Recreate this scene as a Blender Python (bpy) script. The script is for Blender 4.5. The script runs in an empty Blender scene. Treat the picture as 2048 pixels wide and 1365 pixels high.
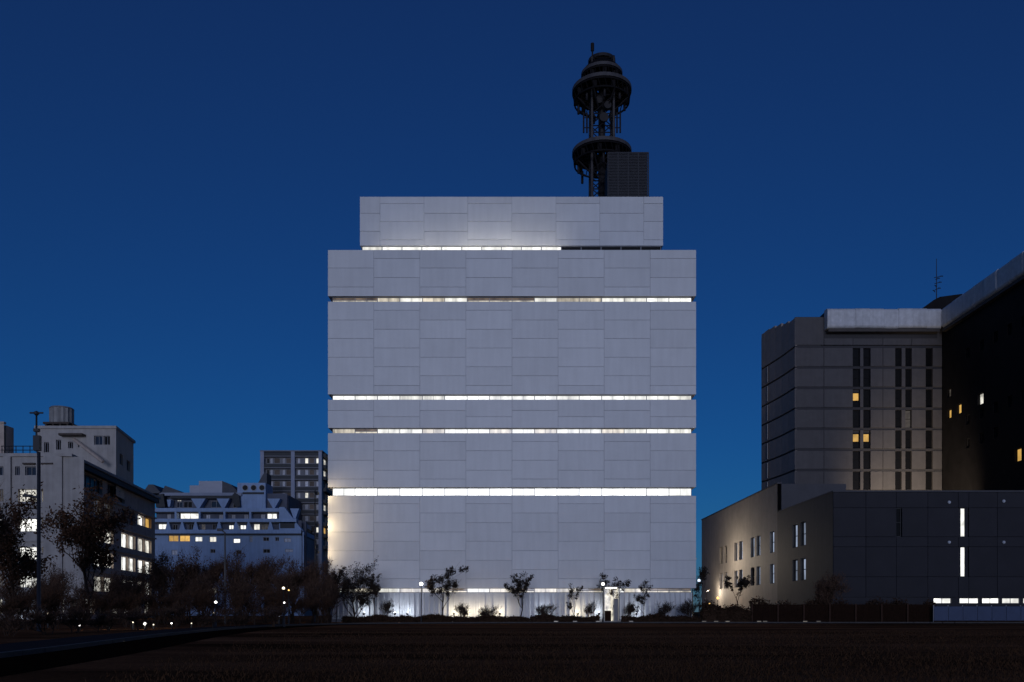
import bpy, math, random
from mathutils import Vector, Matrix

# ------------------------------------------------------------------ camera, sky, sun, exposure
S = bpy.context.scene
COL = S.collection
F, HZ, CAMZ = 1750.0, 1224.0, 1.0          # focal length in photo pixels, horizon row, eye height

cam_d = bpy.data.cameras.new('camera')
cam = bpy.data.objects.new('camera', cam_d)
COL.objects.link(cam)
cam.location = (0, 0, CAMZ)
cam.rotation_euler = (math.radians(90), 0, 0)
cam_d.sensor_width = 36
cam_d.lens = 36 * F / 2048
cam_d.shift_y = (HZ - 682.5) / 2048
cam_d.clip_start = 0.1
cam_d.clip_end = 6000
S.camera = cam

SUN_EL, SUN_ROT = math.radians(9.2), math.radians(180)
W = bpy.data.worlds.new('World'); S.world = W; W.use_nodes = True
nt = W.node_tree
bg = nt.nodes['Background']
sky = nt.nodes.new('ShaderNodeTexSky')
sky.sky_type = 'NISHITA'; sky.sun_disc = False
sky.sun_elevation = SUN_EL; sky.sun_rotation = SUN_ROT
sky.air_density = 1.0; sky.dust_density = 0.05; sky.ozone_density = 9.7
air = nt.nodes.new('ShaderNodeMix'); air.data_type = 'RGBA'; air.blend_type = 'ADD'; air.inputs['Factor'].default_value = 1.0
nt.links.new(sky.outputs[0], air.inputs['A']); air.inputs['B'].default_value = (0.07, 0.0, 0.04, 1)   # faint even city glow over the whole sky
nt.links.new(air.outputs['Result'], bg.inputs[0])
bg.inputs[1].default_value = 0.047

sun_d = bpy.data.lights.new('sun', 'SUN')
sun_d.energy = 0.93; sun_d.angle = math.radians(20); sun_d.color = (0.715, 0.765, 1.0)
sun = bpy.data.objects.new('sun', sun_d); COL.objects.link(sun)
sun.rotation_euler = (math.radians(86), 0, 0)      # afterglow low behind the camera, shining along +Y
S.view_settings.view_transform = 'Standard'
S.view_settings.look = 'None'
S.view_settings.exposure = 0.0
S.view_settings.gamma = 1.0
S.view_settings.use_curve_mapping = False

# ------------------------------------------------------------------ helpers
R = random.Random(7)
def px(p, Y): return (p - 1024.0) * Y / F          # photo column at a known distance -> metres
def pz(p, Y): return CAMZ + (HZ - p) * Y / F

MATS = {}
def mat(name, col, rough=0.6, var=0.12, scale=1.5, metal=0.0, rand=0.0, bump=0.0, bscale=30.0, spec=0.5,
        streak=0.0):
    m = bpy.data.materials.new(name); m.use_nodes = True
    n, l = m.node_tree.nodes, m.node_tree.links
    b = n['Principled BSDF']
    b.inputs['Roughness'].default_value = rough
    b.inputs['Metallic'].default_value = metal
    b.inputs['Specular IOR Level'].default_value = spec
    tc = n.new('ShaderNodeTexCoord'); oi = n.new('ShaderNodeObjectInfo')
    off = n.new('ShaderNodeVectorMath'); off.operation = 'MULTIPLY_ADD'
    comb = n.new('ShaderNodeCombineXYZ')
    for k in range(3): l.new(oi.outputs['Random'], comb.inputs[k])
    l.new(comb.outputs[0], off.inputs[0]); off.inputs[1].default_value = (91, 57, 73)
    l.new(tc.outputs['Object'], off.inputs[2])
    no = n.new('ShaderNodeTexNoise'); no.inputs['Scale'].default_value = scale
    no.inputs['Detail'].default_value = 6; no.inputs['Roughness'].default_value = 0.65
    l.new(off.outputs[0], no.inputs['Vector'])
    mr = n.new('ShaderNodeMapRange'); mr.inputs['From Min'].default_value = 0.3; mr.inputs['From Max'].default_value = 0.7
    mr.inputs['To Min'].default_value = 1 - var; mr.inputs['To Max'].default_value = 1 + var
    l.new(no.outputs['Fac'], mr.inputs['Value'])
    val = mr.outputs[0]
    if streak:                                     # rain streaks: noise squeezed along z
        mp = n.new('ShaderNodeMapping'); mp.inputs['Scale'].default_value = (2.2, 2.2, 0.12)
        l.new(off.outputs[0], mp.inputs[0])
        n2 = n.new('ShaderNodeTexNoise'); n2.inputs['Scale'].default_value = 1.0; n2.inputs['Detail'].default_value = 5
        l.new(mp.outputs[0], n2.inputs['Vector'])
        m2 = n.new('ShaderNodeMapRange'); m2.inputs['From Min'].default_value = 0.35; m2.inputs['From Max'].default_value = 0.7
        m2.inputs['To Min'].default_value = 1 + streak * .4; m2.inputs['To Max'].default_value = 1 - streak
        l.new(n2.outputs['Fac'], m2.inputs['Value'])
        mu = n.new('ShaderNodeMath'); mu.operation = 'MULTIPLY'
        l.new(val, mu.inputs[0]); l.new(m2.outputs[0], mu.inputs[1]); val = mu.outputs[0]
    if rand:
        m3 = n.new('ShaderNodeMapRange'); m3.inputs['To Min'].default_value = 1 - rand; m3.inputs['To Max'].default_value = 1 + rand
        l.new(oi.outputs['Random'], m3.inputs['Value'])
        mu = n.new('ShaderNodeMath'); mu.operation = 'MULTIPLY'
        l.new(val, mu.inputs[0]); l.new(m3.outputs[0], mu.inputs[1]); val = mu.outputs[0]
    sc = n.new('ShaderNodeVectorMath'); sc.operation = 'SCALE'
    sc.inputs[0].default_value = col[:3]
    l.new(val, sc.inputs['Scale'])
    l.new(sc.outputs[0], b.inputs['Base Color'])
    if bump:
        nb = n.new('ShaderNodeTexNoise'); nb.inputs['Scale'].default_value = bscale; nb.inputs['Detail'].default_value = 8
        l.new(off.outputs[0], nb.inputs['Vector'])
        bp = n.new('ShaderNodeBump'); bp.inputs['Strength'].default_value = bump; bp.inputs['Distance'].default_value = 0.05
        l.new(nb.outputs['Fac'], bp.inputs['Height']); l.new(bp.outputs[0], b.inputs['Normal'])
    MATS[name] = m
    return m

def lit(name, col, strength, var=0.35, scale=1.2, rand=0.25, stretch=(1, 1, 1)):
    """a lit pane: curtains, fittings and furniture behind it make the glow uneven"""
    m = bpy.data.materials.new(name); m.use_nodes = True
    n, l = m.node_tree.nodes, m.node_tree.links
    b = n['Principled BSDF']
    b.inputs['Base Color'].default_value = (0.03, 0.03, 0.035, 1); b.inputs['Roughness'].default_value = 0.12
    tc = n.new('ShaderNodeTexCoord'); oi = n.new('ShaderNodeObjectInfo')
    comb = n.new('ShaderNodeCombineXYZ')
    for k in range(3): l.new(oi.outputs['Random'], comb.inputs[k])
    off = n.new('ShaderNodeVectorMath'); off.operation = 'MULTIPLY_ADD'; off.inputs[1].default_value = (67, 31, 53)
    mp = n.new('ShaderNodeMapping'); mp.inputs['Scale'].default_value = stretch
    l.new(tc.outputs['Object'], mp.inputs[0])
    l.new(comb.outputs[0], off.inputs[0]); l.new(mp.outputs[0], off.inputs[2])
    no = n.new('ShaderNodeTexNoise'); no.inputs['Scale'].default_value = scale; no.inputs['Detail'].default_value = 3
    l.new(off.outputs[0], no.inputs['Vector'])
    mr = n.new('ShaderNodeMapRange'); mr.inputs['From Min'].default_value = 0.3; mr.inputs['From Max'].default_value = 0.7
    mr.inputs['To Min'].default_value = strength * (1 - var); mr.inputs['To Max'].default_value = strength * (1 + var)
    l.new(no.outputs['Fac'], mr.inputs['Value'])
    m3 = n.new('ShaderNodeMapRange'); m3.inputs['To Min'].default_value = 1 - rand; m3.inputs['To Max'].default_value = 1 + rand
    l.new(oi.outputs['Random'], m3.inputs['Value'])
    mu = n.new('ShaderNodeMath'); mu.operation = 'MULTIPLY'
    l.new(mr.outputs[0], mu.inputs[0]); l.new(m3.outputs[0], mu.inputs[1])
    b.inputs['Emission Color'].default_value = (*col, 1)
    l.new(mu.outputs[0], b.inputs['Emission Strength'])
    MATS[name] = m
    return m

def tag(o, label=None, cat=None, group=None, kind=None):
    if label: o['label'] = label
    if cat: o['category'] = cat
    if group: o['group'] = group
    if kind: o['kind'] = kind
    return o

def thing(name, label, cat, loc, group=None):
    o = bpy.data.objects.new(name, None); COL.objects.link(o)
    o.location = loc; o.empty_display_size = 0.3
    return tag(o, label, cat, group)

def wloc(o):
    v = Vector((0, 0, 0))
    while o is not None:
        v += o.location; o = o.parent
    return v

def link(name, me, material=None, parent=None, loc=None, rotz=0.0):
    if material is not None and not me.materials: me.materials.append(material)
    o = bpy.data.objects.new(name, me); COL.objects.link(o)
    if parent is not None: o.parent = parent
    if loc is not None: o.location = loc
    if rotz: o.rotation_euler = (0, 0, rotz)
    return o

class MB:
    def __init__(s): s.v, s.f = [], []
    def quad(s, a, b, c, d):
        i = len(s.v); s.v += [tuple(a), tuple(b), tuple(c), tuple(d)]; s.f.append((i, i+1, i+2, i+3))
    def tri(s, a, b, c):
        i = len(s.v); s.v += [tuple(a), tuple(b), tuple(c)]; s.f.append((i, i+1, i+2))
    def box(s, x0, x1, y0, y1, z0, z1):
        i = len(s.v)
        s.v += [(x0,y0,z0),(x1,y0,z0),(x1,y1,z0),(x0,y1,z0),(x0,y0,z1),(x1,y0,z1),(x1,y1,z1),(x0,y1,z1)]
        s.f += [(i,i+3,i+2,i+1),(i+4,i+5,i+6,i+7),(i,i+1,i+5,i+4),(i+1,i+2,i+6,i+5),(i+2,i+3,i+7,i+6),(i+3,i,i+4,i+7)]
        return s
    def prism(s, poly, y0, y1):                    # poly in (x, z), extruded along y
        n = len(poly); i = len(s.v)
        s.v += [(x, y0, z) for x, z in poly] + [(x, y1, z) for x, z in poly]
        s.f += [tuple(i+k for k in range(n)), tuple(i+n+k for k in reversed(range(n)))]
        for k in range(n):
            j = (k+1) % n; s.f.append((i+k, i+n+k, i+n+j, i+j))
        return s
    def plan(s, poly, z0, z1):                     # poly in (x, y), extruded along z
        n = len(poly); i = len(s.v)
        s.v += [(x, y, z0) for x, y in poly] + [(x, y, z1) for x, y in poly]
        s.f += [tuple(i+k for k in reversed(range(n))), tuple(i+n+k for k in range(n))]
        for k in range(n):
            j = (k+1) % n; s.f.append((i+k, i+j, i+n+j, i+n+k))
        return s
    def tube(s, pts, rads, n=6, cap=True):
        rings = []
        for k, p in enumerate(pts):
            p = Vector(p)
            a = Vector(pts[max(0, k-1)]); b = Vector(pts[min(len(pts)-1, k+1)])
            d = (b - a)
            d = d.normalized() if d.length > 1e-9 else Vector((0, 0, 1))
            t = Vector((1, 0, 0)) if abs(d.x) < 0.8 else Vector((0, 1, 0))
            e1 = d.cross(t).normalized(); e2 = d.cross(e1)
            i = len(s.v); rings.append(i)
            for q in range(n):
                an = 2*math.pi*q/n
                s.v.append(tuple(p + (e1*math.cos(an) + e2*math.sin(an)) * rads[k]))
        for a, b in zip(rings, rings[1:]):
            for q in range(n):
                j = (q+1) % n; s.f.append((a+q, a+j, b+j, b+q))
        if cap:
            s.f.append(tuple(rings[0]+q for q in range(n))); s.f.append(tuple(rings[-1]+q for q in reversed(range(n))))
        return s
    def lathe(s, prof, n=24, c=(0, 0)):            # prof list of (r, z)
        rings = []
        for r, z in prof:
            i = len(s.v); rings.append(i)
            for q in range(n):
                an = 2*math.pi*q/n; s.v.append((c[0]+r*math.cos(an), c[1]+r*math.sin(an), z))
        for a, b in zip(rings, rings[1:]):
            for q in range(n):
                j = (q+1) % n; s.f.append((a+q, a+j, b+j, b+q))
        return s
    def mesh(s, name, smooth=False):
        me = bpy.data.meshes.new(name); me.from_pydata(s.v, [], s.f); me.update()
        if smooth:
            me.polygons.foreach_set('use_smooth', [True]*len(me.polygons))
        return me
    def build(s, name, material, parent=None, smooth=False, world=True, loc=None):
        """world=True: the vertices are world coordinates, moved into the parent's frame"""
        if parent is not None and world:
            w = wloc(parent); s.v = [(x-w.x, y-w.y, z-w.z) for x, y, z in s.v]
        return link(name, s.mesh(name, smooth), material, parent, loc)

def wbox(name, x0, x1, y0, y1, z0, z1, m, parent):
    return MB().box(x0, x1, y0, y1, z0, z1).build(name, m, parent)

SHARED = {}
def box_piece(name, w, d, h, m, parent, pos, rotz=0.0, bev=0.0):
    """a box piece with shared mesh, centred in x, front face at y=0 going back d, z from 0 to h; pos is in world"""
    key = (name, round(w, 3), round(d, 3), round(h, 3), m.name, bev)
    if key not in SHARED:
        b = MB()
        if bev:
            x, e = w/2, bev
            f = [(-x+e, 0, e), (x-e, 0, e), (x-e, 0, h-e), (-x+e, 0, h-e)]
            g = [(-x, e, 0), (x, e, 0), (x, e, h), (-x, e, h)]
            k = [(-x, d, 0), (x, d, 0), (x, d, h), (-x, d, h)]
            b.quad(*f)
            for i in range(4):
                j = (i+1) % 4
                b.quad(f[i], g[i], g[j], f[j]); b.quad(g[i], k[i], k[j], g[j])
            b.quad(*k[::-1])
        else:
            b.box(-w/2, w/2, 0, d, 0, h)
        me = b.mesh(name); me.materials.append(m); SHARED[key] = me
    o = bpy.data.objects.new(name, SHARED[key]); COL.objects.link(o)
    o.parent = parent
    o.location = Vector(pos) - wloc(parent); o.rotation_euler = (0, 0, rotz)
    return o

def window(parent, pos, w, h, rotz, pane_m, frame_m, fr=0.08, mull=1, trans=0, depth=0.12):
    """frame (ring, mullions, transoms) as the window part, its pane as sub-part. pos: bottom centre of opening, world"""
    key = ('wf', round(w, 3), round(h, 3), fr, mull, trans, frame_m.name)
    if key not in SHARED:
        b = MB(); x = w/2
        b.box(-x, -x+fr, 0, depth, 0, h); b.box(x-fr, x, 0, depth, 0, h)
        b.box(-x+fr, x-fr, 0.002, depth, 0, fr); b.box(-x+fr, x-fr, 0.002, depth, h-fr, h)
        for k in range(mull):
            cx = -x + w*(k+1)/(mull+1); b.box(cx-fr*.4, cx+fr*.4, 0.004, depth-.01, fr, h-fr)
        for k in range(trans):
            cz = h*(k+1)/(trans+1); b.box(-x+fr, x-fr, 0.006, depth-.02, cz-fr*.4, cz+fr*.4)
        me = b.mesh('window'); me.materials.append(frame_m); SHARED[key] = me
    o = bpy.data.objects.new('window', SHARED[key]); COL.objects.link(o)
    o.parent = parent; o.location = Vector(pos) - wloc(parent); o.rotation_euler = (0, 0, rotz)
    k2 = ('wp', round(w, 3), round(h, 3), pane_m.name)
    if k2 not in SHARED:
        b = MB().box(-w/2+.01, w/2-.01, depth-.03, depth-.01, .01, h-.01)
        me = b.mesh('pane'); me.materials.append(pane_m); SHARED[k2] = me
    p = bpy.data.objects.new('pane', SHARED[k2]); COL.objects.link(p); p.parent = o
    return o

def facade(parent, name, origin, u, length, z0, z1, wins, m, depth=0.25, frame_m=None, fr=0.08, thick=0.0):
    """wall sheet with real openings. wins: (a0, a1, zb, zt, pane material, mullions, transoms), a along u.
    outward normal is u x z; windows sit back by `depth`."""
    u = Vector((u[0], u[1], 0)).normalized(); nrm = Vector((u.y, -u.x, 0)); O = Vector((origin[0], origin[1], 0))
    us = sorted({0.0, length, *[round(w[0], 4) for w in wins], *[round(w[1], 4) for w in wins]})
    zs = sorted({z0, z1, *[round(w[2], 4) for w in wins], *[round(w[3], 4) for w in wins]})
    def hole(a, z):
        return any(w[0] < a < w[1] and w[2] < z < w[3] for w in wins)
    b = MB()
    P = lambda a, z, d=0.0: O + u*a - nrm*d + Vector((0, 0, z))
    for i in range(len(us)-1):
        for j in range(len(zs)-1):
            if not hole((us[i]+us[i+1])/2, (zs[j]+zs[j+1])/2):
                b.quad(P(us[i], zs[j]), P(us[i+1], zs[j]), P(us[i+1], zs[j+1]), P(us[i], zs[j+1]))
    D = depth + 0.12
    for a0, a1, zb, zt, *_ in wins:
        b.quad(P(a0, zb), P(a0, zb, D), P(a0, zt, D), P(a0, zt))
        b.quad(P(a1, zb, D), P(a1, zb), P(a1, zt), P(a1, zt, D))
        b.quad(P(a0, zb, D), P(a0, zb), P(a1, zb), P(a1, zb, D))
        b.quad(P(a0, zt), P(a0, zt, D), P(a1, zt, D), P(a1, zt))
    o = b.build(name, m, parent)
    rot = math.atan2(u.y, u.x)
    for a0, a1, zb, zt, pm, *rest in wins:
        mu = rest[0] if rest else 1; tr = rest[1] if len(rest) > 1 else 0
        window(parent, P((a0+a1)/2, zb, depth), a1-a0, zt-zb, rot, pm, frame_m or MATS['frame_dark'], fr, mu, tr)
    return o

# ------------------------------------------------------------------ materials
mat('panel', (0.60, 0.605, 0.61), 0.45, 0.05, 0.35, rand=0.045, streak=0.05, bump=0.03, bscale=6)
mat('core_wall', (0.46, 0.47, 0.49), 0.7, 0.1)
mat('soffit', (0.55, 0.53, 0.48), 0.6, 0.05)
mat('frame_dark', (0.03, 0.03, 0.035), 0.4, 0.1)
mat('frame_grey', (0.22, 0.22, 0.24), 0.45, 0.1)
mat('frame_white', (0.5, 0.52, 0.56), 0.5, 0.06)
mat('roofing', (0.12, 0.12, 0.13), 0.9, 0.2)
mat('mast_black', (0.008, 0.007, 0.008), 0.7, 0.3, 2.0, spec=0.1)
mat('mast_steel', (0.02, 0.018, 0.02), 0.6, 0.25, 2.0, spec=0.25)
mat('mast_rim', (0.062, 0.058, 0.062), 0.55, 0.25, 2.0, spec=0.25)
mat('screen_mesh', (0.022, 0.023, 0.030), 0.7, 0.3, 6.0)
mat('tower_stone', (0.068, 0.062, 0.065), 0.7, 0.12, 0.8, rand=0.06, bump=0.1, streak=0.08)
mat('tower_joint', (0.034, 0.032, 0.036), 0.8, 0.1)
mat('tower_flank', (0.235, 0.195, 0.175), 0.7, 0.12, 0.8, rand=0.06)  # brighter, warmer than tower_stone: light missing on the flank is put into the colour
mat('frame_black', (0.006, 0.006, 0.007), 0.6, 0.1, spec=0.1)
mat('tower_dark', (0.009, 0.008, 0.009), 0.75, 0.3, 0.6, spec=0.15)
mat('canopy', (0.52, 0.52, 0.53), 0.55, 0.16, 1.2, rand=0.06, bump=0.25, bscale=2.0, streak=0.12)
mat('canopy_under', (0.06, 0.05, 0.045), 0.8, 0.2)
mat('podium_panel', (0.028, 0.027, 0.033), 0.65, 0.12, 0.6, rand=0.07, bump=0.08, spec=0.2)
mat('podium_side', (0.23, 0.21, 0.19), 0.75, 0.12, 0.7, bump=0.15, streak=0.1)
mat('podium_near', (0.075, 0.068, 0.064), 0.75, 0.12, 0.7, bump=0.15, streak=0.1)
mat('podium_block', (0.055, 0.054, 0.063), 0.7, 0.12, 0.7)
mat('concrete', (0.36, 0.335, 0.315), 0.8, 0.14, 0.5, bump=0.15, streak=0.14)
mat('concrete_citylit', (0.42, 0.34, 0.285), 0.85, 0.18, 0.6, streak=0.15)  # lighter and warmer than concrete: city light on the side face painted in
mat('brown_trim', (0.045, 0.03, 0.022), 0.7, 0.25)
mat('tank', (0.22, 0.215, 0.21), 0.6, 0.2, 1.0, streak=0.2)
mat('pale_band', (0.24, 0.34, 0.52), 0.7, 0.1, 0.4, streak=0.1)
mat('pale_block', (0.33, 0.35, 0.41), 0.7, 0.08, 0.4)
mat('shade_wall', (0.085, 0.095, 0.13), 0.8, 0.2, 0.4)
mat('apart_wall', (0.16, 0.165, 0.19), 0.8, 0.12, 0.4)
mat('apart_pier', (0.24, 0.27, 0.35), 0.8, 0.1, 0.4)
mat('brown_blind', (0.10, 0.075, 0.06), 0.7, 0.3, 2.0, rand=0.5)
mat('end_wall', (0.60, 0.48, 0.36), 0.8, 0.14, 0.5, streak=0.1)  # warm tint stands in for city light on the penthouse end
mat('balcony_dark', (0.026, 0.03, 0.035), 0.7, 0.25, 1.0)
mat('tile_roof', (0.05, 0.055, 0.07), 0.7, 0.2, 1.0)
mat('glass_dark', (0.006, 0.006, 0.007), 0.3, 0.1, spec=0.12)
mat('glass_sky', (0.03, 0.035, 0.05), 0.05, 0.1)
mat('curtain', (0.42, 0.44, 0.50), 0.6, 0.25, 2.0, rand=0.3)
mat('bark', (0.05, 0.03, 0.021), 0.9, 0.3, 8.0, bump=0.4, bscale=25, spec=0.2)
mat('leaf_dark', (0.034, 0.024, 0.018), 0.8, 0.4, 3.0, spec=0.15)
mat('leaf_brown', (0.085, 0.043, 0.025), 0.85, 0.4, 3.0, spec=0.12)
mat('twig_brown', (0.115, 0.066, 0.045), 0.9, 0.35, 2.0, spec=0.12)
mat('hedge_leaf', (0.05, 0.027, 0.016), 0.85, 0.4, 3.0, spec=0.12)
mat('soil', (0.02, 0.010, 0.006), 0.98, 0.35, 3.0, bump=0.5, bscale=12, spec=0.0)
mat('path_stone', (0.06, 0.05, 0.045), 0.95, 0.2, 1.5, bump=0.15, spec=0.0)
mat('kerb_stone', (0.06, 0.053, 0.05), 0.85, 0.2, 2.0)
mat('fence_wood', (0.022, 0.011, 0.007), 0.95, 0.3, 4.0, spec=0.05)
mat('fence_post', (0.06, 0.032, 0.022), 0.9, 0.2, 4.0, spec=0.1)
mat('hoarding', (0.04, 0.062, 0.13), 0.6, 0.12, 1.5, rand=0.06)
mat('pole', (0.022, 0.022, 0.026), 0.5, 0.2, 3.0)
mat('pole_grey', (0.12, 0.115, 0.11), 0.5, 0.2, 3.0)
mat('grass_blade', (0.075, 0.036, 0.017), 0.9, 0.35, 1.0, spec=0.1)
mat('plinth', (0.24, 0.24, 0.25), 0.8, 0.1)

def ground_mat():
    m = bpy.data.materials.new('dry_grass_ground'); m.use_nodes = True
    n, l = m.node_tree.nodes, m.node_tree.links
    b = n['Principled BSDF']; b.inputs['Roughness'].default_value = 0.95; b.inputs['Specular IOR Level'].default_value = 0.0
    tc = n.new('ShaderNodeTexCoord')
    mp = n.new('ShaderNodeMapping'); mp.inputs['Scale'].default_value = (0.05, 0.22, 1)
    l.new(tc.outputs['Object'], mp.inputs[0])
    n1 = n.new('ShaderNodeTexNoise'); n1.inputs['Scale'].default_value = 1.0; n1.inputs['Detail'].default_value = 7; n1.inputs['Roughness'].default_value = 0.6
    l.new(mp.outputs[0], n1.inputs['Vector'])
    n2 = n.new('ShaderNodeTexNoise'); n2.inputs['Scale'].default_value = 9.0; n2.inputs['Detail'].default_value = 8; n2.inputs['Roughness'].default_value = 0.75
    l.new(tc.outputs['Object'], n2.inputs['Vector'])
    cr = n.new('ShaderNodeValToRGB')
    cr.color_ramp.elements[0].position = 0.36; cr.color_ramp.elements[0].color = (0.06, 0.027, 0.012, 1)
    cr.color_ramp.elements[1].position = 0.66; cr.color_ramp.elements[1].color = (0.30, 0.125, 0.055, 1)
    l.new(n1.outputs['Fac'], cr.inputs[0])
    mx = n.new('ShaderNodeMix'); mx.data_type = 'RGBA'; mx.blend_type = 'MULTIPLY'; mx.inputs['Factor'].default_value = 1.0
    mr = n.new('ShaderNodeMapRange'); mr.inputs['From Min'].default_value = 0.3; mr.inputs['From Max'].default_value = 0.7
    mr.inputs['To Min'].default_value = 0.45; mr.inputs['To Max'].default_value = 1.5
    l.new(n2.outputs['Fac'], mr.inputs['Value'])
    l.new(cr.outputs[0], mx.inputs['A']); l.new(mr.outputs[0], mx.inputs['B'])
    l.new(mx.outputs['Result'], b.inputs['Base Color'])
    bp = n.new('ShaderNodeBump'); bp.inputs['Strength'].default_value = 0.7; bp.inputs['Distance'].default_value = 0.05
    l.new(n2.outputs['Fac'], bp.inputs['Height']); l.new(bp.outputs[0], b.inputs['Normal'])
    MATS['ground'] = m
ground_mat()

lit('strip_white', (1.0, 0.985, 0.90), 0.82, 0.40, 1.6, 0.15, (1, 1, .3))
lit('strip_bright', (1.0, 0.995, 0.94), 1.05, 0.30, 1.4, 0.12, (1, 1, .3))
lit('strip_full', (1.0, 1.0, 0.96), 1.45, 0.28, 1.1, 0.15, (1, 1, .3))
lit('strip_warm', (1.0, 0.90, 0.72), 0.55, 0.55, 2.0, 0.25, (1, 1, .3))
lit('strip_brown', (1.0, 0.72, 0.48), 0.12, 0.7, 1.6, 0.5, (1, 1, .3))
lit('win_white', (1.0, 0.99, 0.92), 1.25, 0.4, 1.0, 0.25)
lit('win_cream', (1.0, 0.96, 0.84), 0.75, 0.5, 1.0, 0.3)
lit('win_amber', (1.0, 0.58, 0.14), 0.62, 0.25, 1.0, 0.2)
lit('win_dim', (1.0, 0.85, 0.7), 0.045, 0.6, 1.2, 0.5)
lit('win_blue', (0.62, 0.74, 1.0), 0.36, 0.45, 0.9, 0.45, (1, 1, .5))
lit('lamp_globe', (1.0, 0.97, 0.88), 5.0, 0.0, 1.0, 0.4)
lit('lamp_warm', (1.0, 0.86, 0.62), 2.5, 0.0, 1.0, 0.3)
lit('lamp_amber', (1.0, 0.6, 0.16), 2.2, 0.0, 1.0, 0.1)
lit('lamp_cool', (0.72, 0.82, 1.0), 1.6, 0.0, 1.0, 0.2)
lit('marker_glow', (1.0, 0.86, 0.7), 0.14, 0.3, 3.0, 0.5)
lit('booth_light', (1.0, 0.91, 0.72), 0.6, 0.75, 1.8, 0.2)
M = MATS

def point_light(name, pos, power, col, parent, radius=0.15):
    d = bpy.data.lights.new(name, 'POINT'); d.energy = power; d.color = col; d.shadow_soft_size = radius
    o = bpy.data.objects.new(name, d); COL.objects.link(o)
    o.parent = parent; o.location = Vector(pos) - wloc(parent)
    return o

def spot_light(name, pos, target, power, col, parent, size=100, blend=0.9, radius=0.2):
    d = bpy.data.lights.new(name, 'SPOT'); d.energy = power; d.color = col; d.shadow_soft_size = radius
    d.spot_size = math.radians(size); d.spot_blend = blend
    o = bpy.data.objects.new(name, d); COL.objects.link(o)
    o.parent = parent; o.location = Vector(pos) - wloc(parent)
    o.rotation_euler = (Vector(target) - Vector(pos)).to_track_quat('-Z', 'Y').to_euler()
    return o

# ------------------------------------------------------------------ ground, path
g = MB()
xs = [-3000, -300, -60, -20, 0, 20, 60, 300, 3000]; ys = [-200, -20, 10, 30, 60, 100, 300, 1000, 4000]
for i in range(len(xs)-1):
    for j in range(len(ys)-1):
        g.quad((xs[i], ys[j], 0), (xs[i+1], ys[j], 0), (xs[i+1], ys[j+1], 0), (xs[i], ys[j+1], 0))
tag(g.build('ground', M['ground']), kind='structure')

def ribbon(pts, off0, off1, z, n_per=10):
    """sheet along a smooth curve; offsets are to the right-hand side of the walking direction"""
    P = []
    for k in range(len(pts)-1):
        p0, p1, p2, p3 = [Vector(pts[max(0, min(len(pts)-1, k+q))]) for q in (-1, 0, 1, 2)]
        for t in range(n_per):
            s = t/n_per
            P.append(0.5*((2*p1)+(-p0+p2)*s+(2*p0-5*p1+4*p2-p3)*s*s+(-p0+3*p1-3*p2+p3)*s**3))
    P.append(Vector(pts[-1]))
    out = []
    for k, p in enumerate(P):
        d = (P[min(len(P)-1, k+1)] - P[max(0, k-1)]).normalized(); r = Vector((d.y, -d.x))
        out.append((p + r*off0, p + r*off1))
    return out
curve = [(-8.5, -6), (-10.6, 8), (-12.6, 21), (-15.6, 37), (-17.2, 54), (-14.5, 69), (-4, 75.6), (12, 77), (36, 76.6), (70, 76)]
def strip(name, o0, o1, z0, z1, m, kind='structure'):
    b = MB(); rb = ribbon(curve, o0, o1, 0)
    for (a, c), (a2, c2) in zip(rb, rb[1:]):
        b.quad((*a, z1), (*c, z1), (*c2, z1), (*a2, z1))
        b.quad((*c, z0), (*c2, z0), (*c2, z1), (*c, z1)); b.quad((*a2, z0), (*a, z0), (*a, z1), (*a2, z1))
    return tag(b.build(name, m), kind=kind)
strip('path', -1.15, 1.15, -0.05, 0.085, M['path_stone'])
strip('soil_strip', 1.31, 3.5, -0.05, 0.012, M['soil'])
# kerb stones one by one along the lawn side of the path
kerb = tag(bpy.data.objects.new('kerb', None), kind='structure'); COL.objects.link(kerb)
rb = ribbon(curve, 1.16, 1.30, 0)
acc = 0
for (a, c), (a2, c2) in zip(rb, rb[1:]):
    L = (a2-a).length; nseg = max(1, round(L/1.2))
    for q in range(nseg):
        p = a.lerp(a2, (q+.5)/nseg); d = (a2-a).normalized()
        if p.y < 10 or p.x > 48: continue
        o = box_piece('kerb_stone', round(L/nseg, 1)-.02, 0.14, 0.17, M['kerb_stone'], kerb, (p.x, p.y, -0.045), math.atan2(d.y, d.x)+math.pi)

# dry grass: short blades, thick near the camera
gb = MB(); rg = random.Random(3)
for k in range(52000):
    Y = 11.5 + 34*rg.random()**1.7; X = rg.uniform(-1, 1)*Y*0.62
    if X < -12.6 - (Y-21)*0.19 + 4.6 + rg.expovariate(.45): continue
    h = rg.uniform(.025, .075); a = rg.uniform(0, math.pi); w = .006 + Y*.00025
    dx, dy = math.cos(a)*w, math.sin(a)*w; lx, ly = rg.uniform(-.04, .04), rg.uniform(-.04, .04)
    gb.tri((X-dx, Y-dy, 0), (X+dx, Y+dy, 0), (X+lx, Y+ly, h))
tag(gb.build('dry_grass', M['grass_blade']), 'short dry brown grass covering the field', 'grass', kind='stuff')

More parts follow.
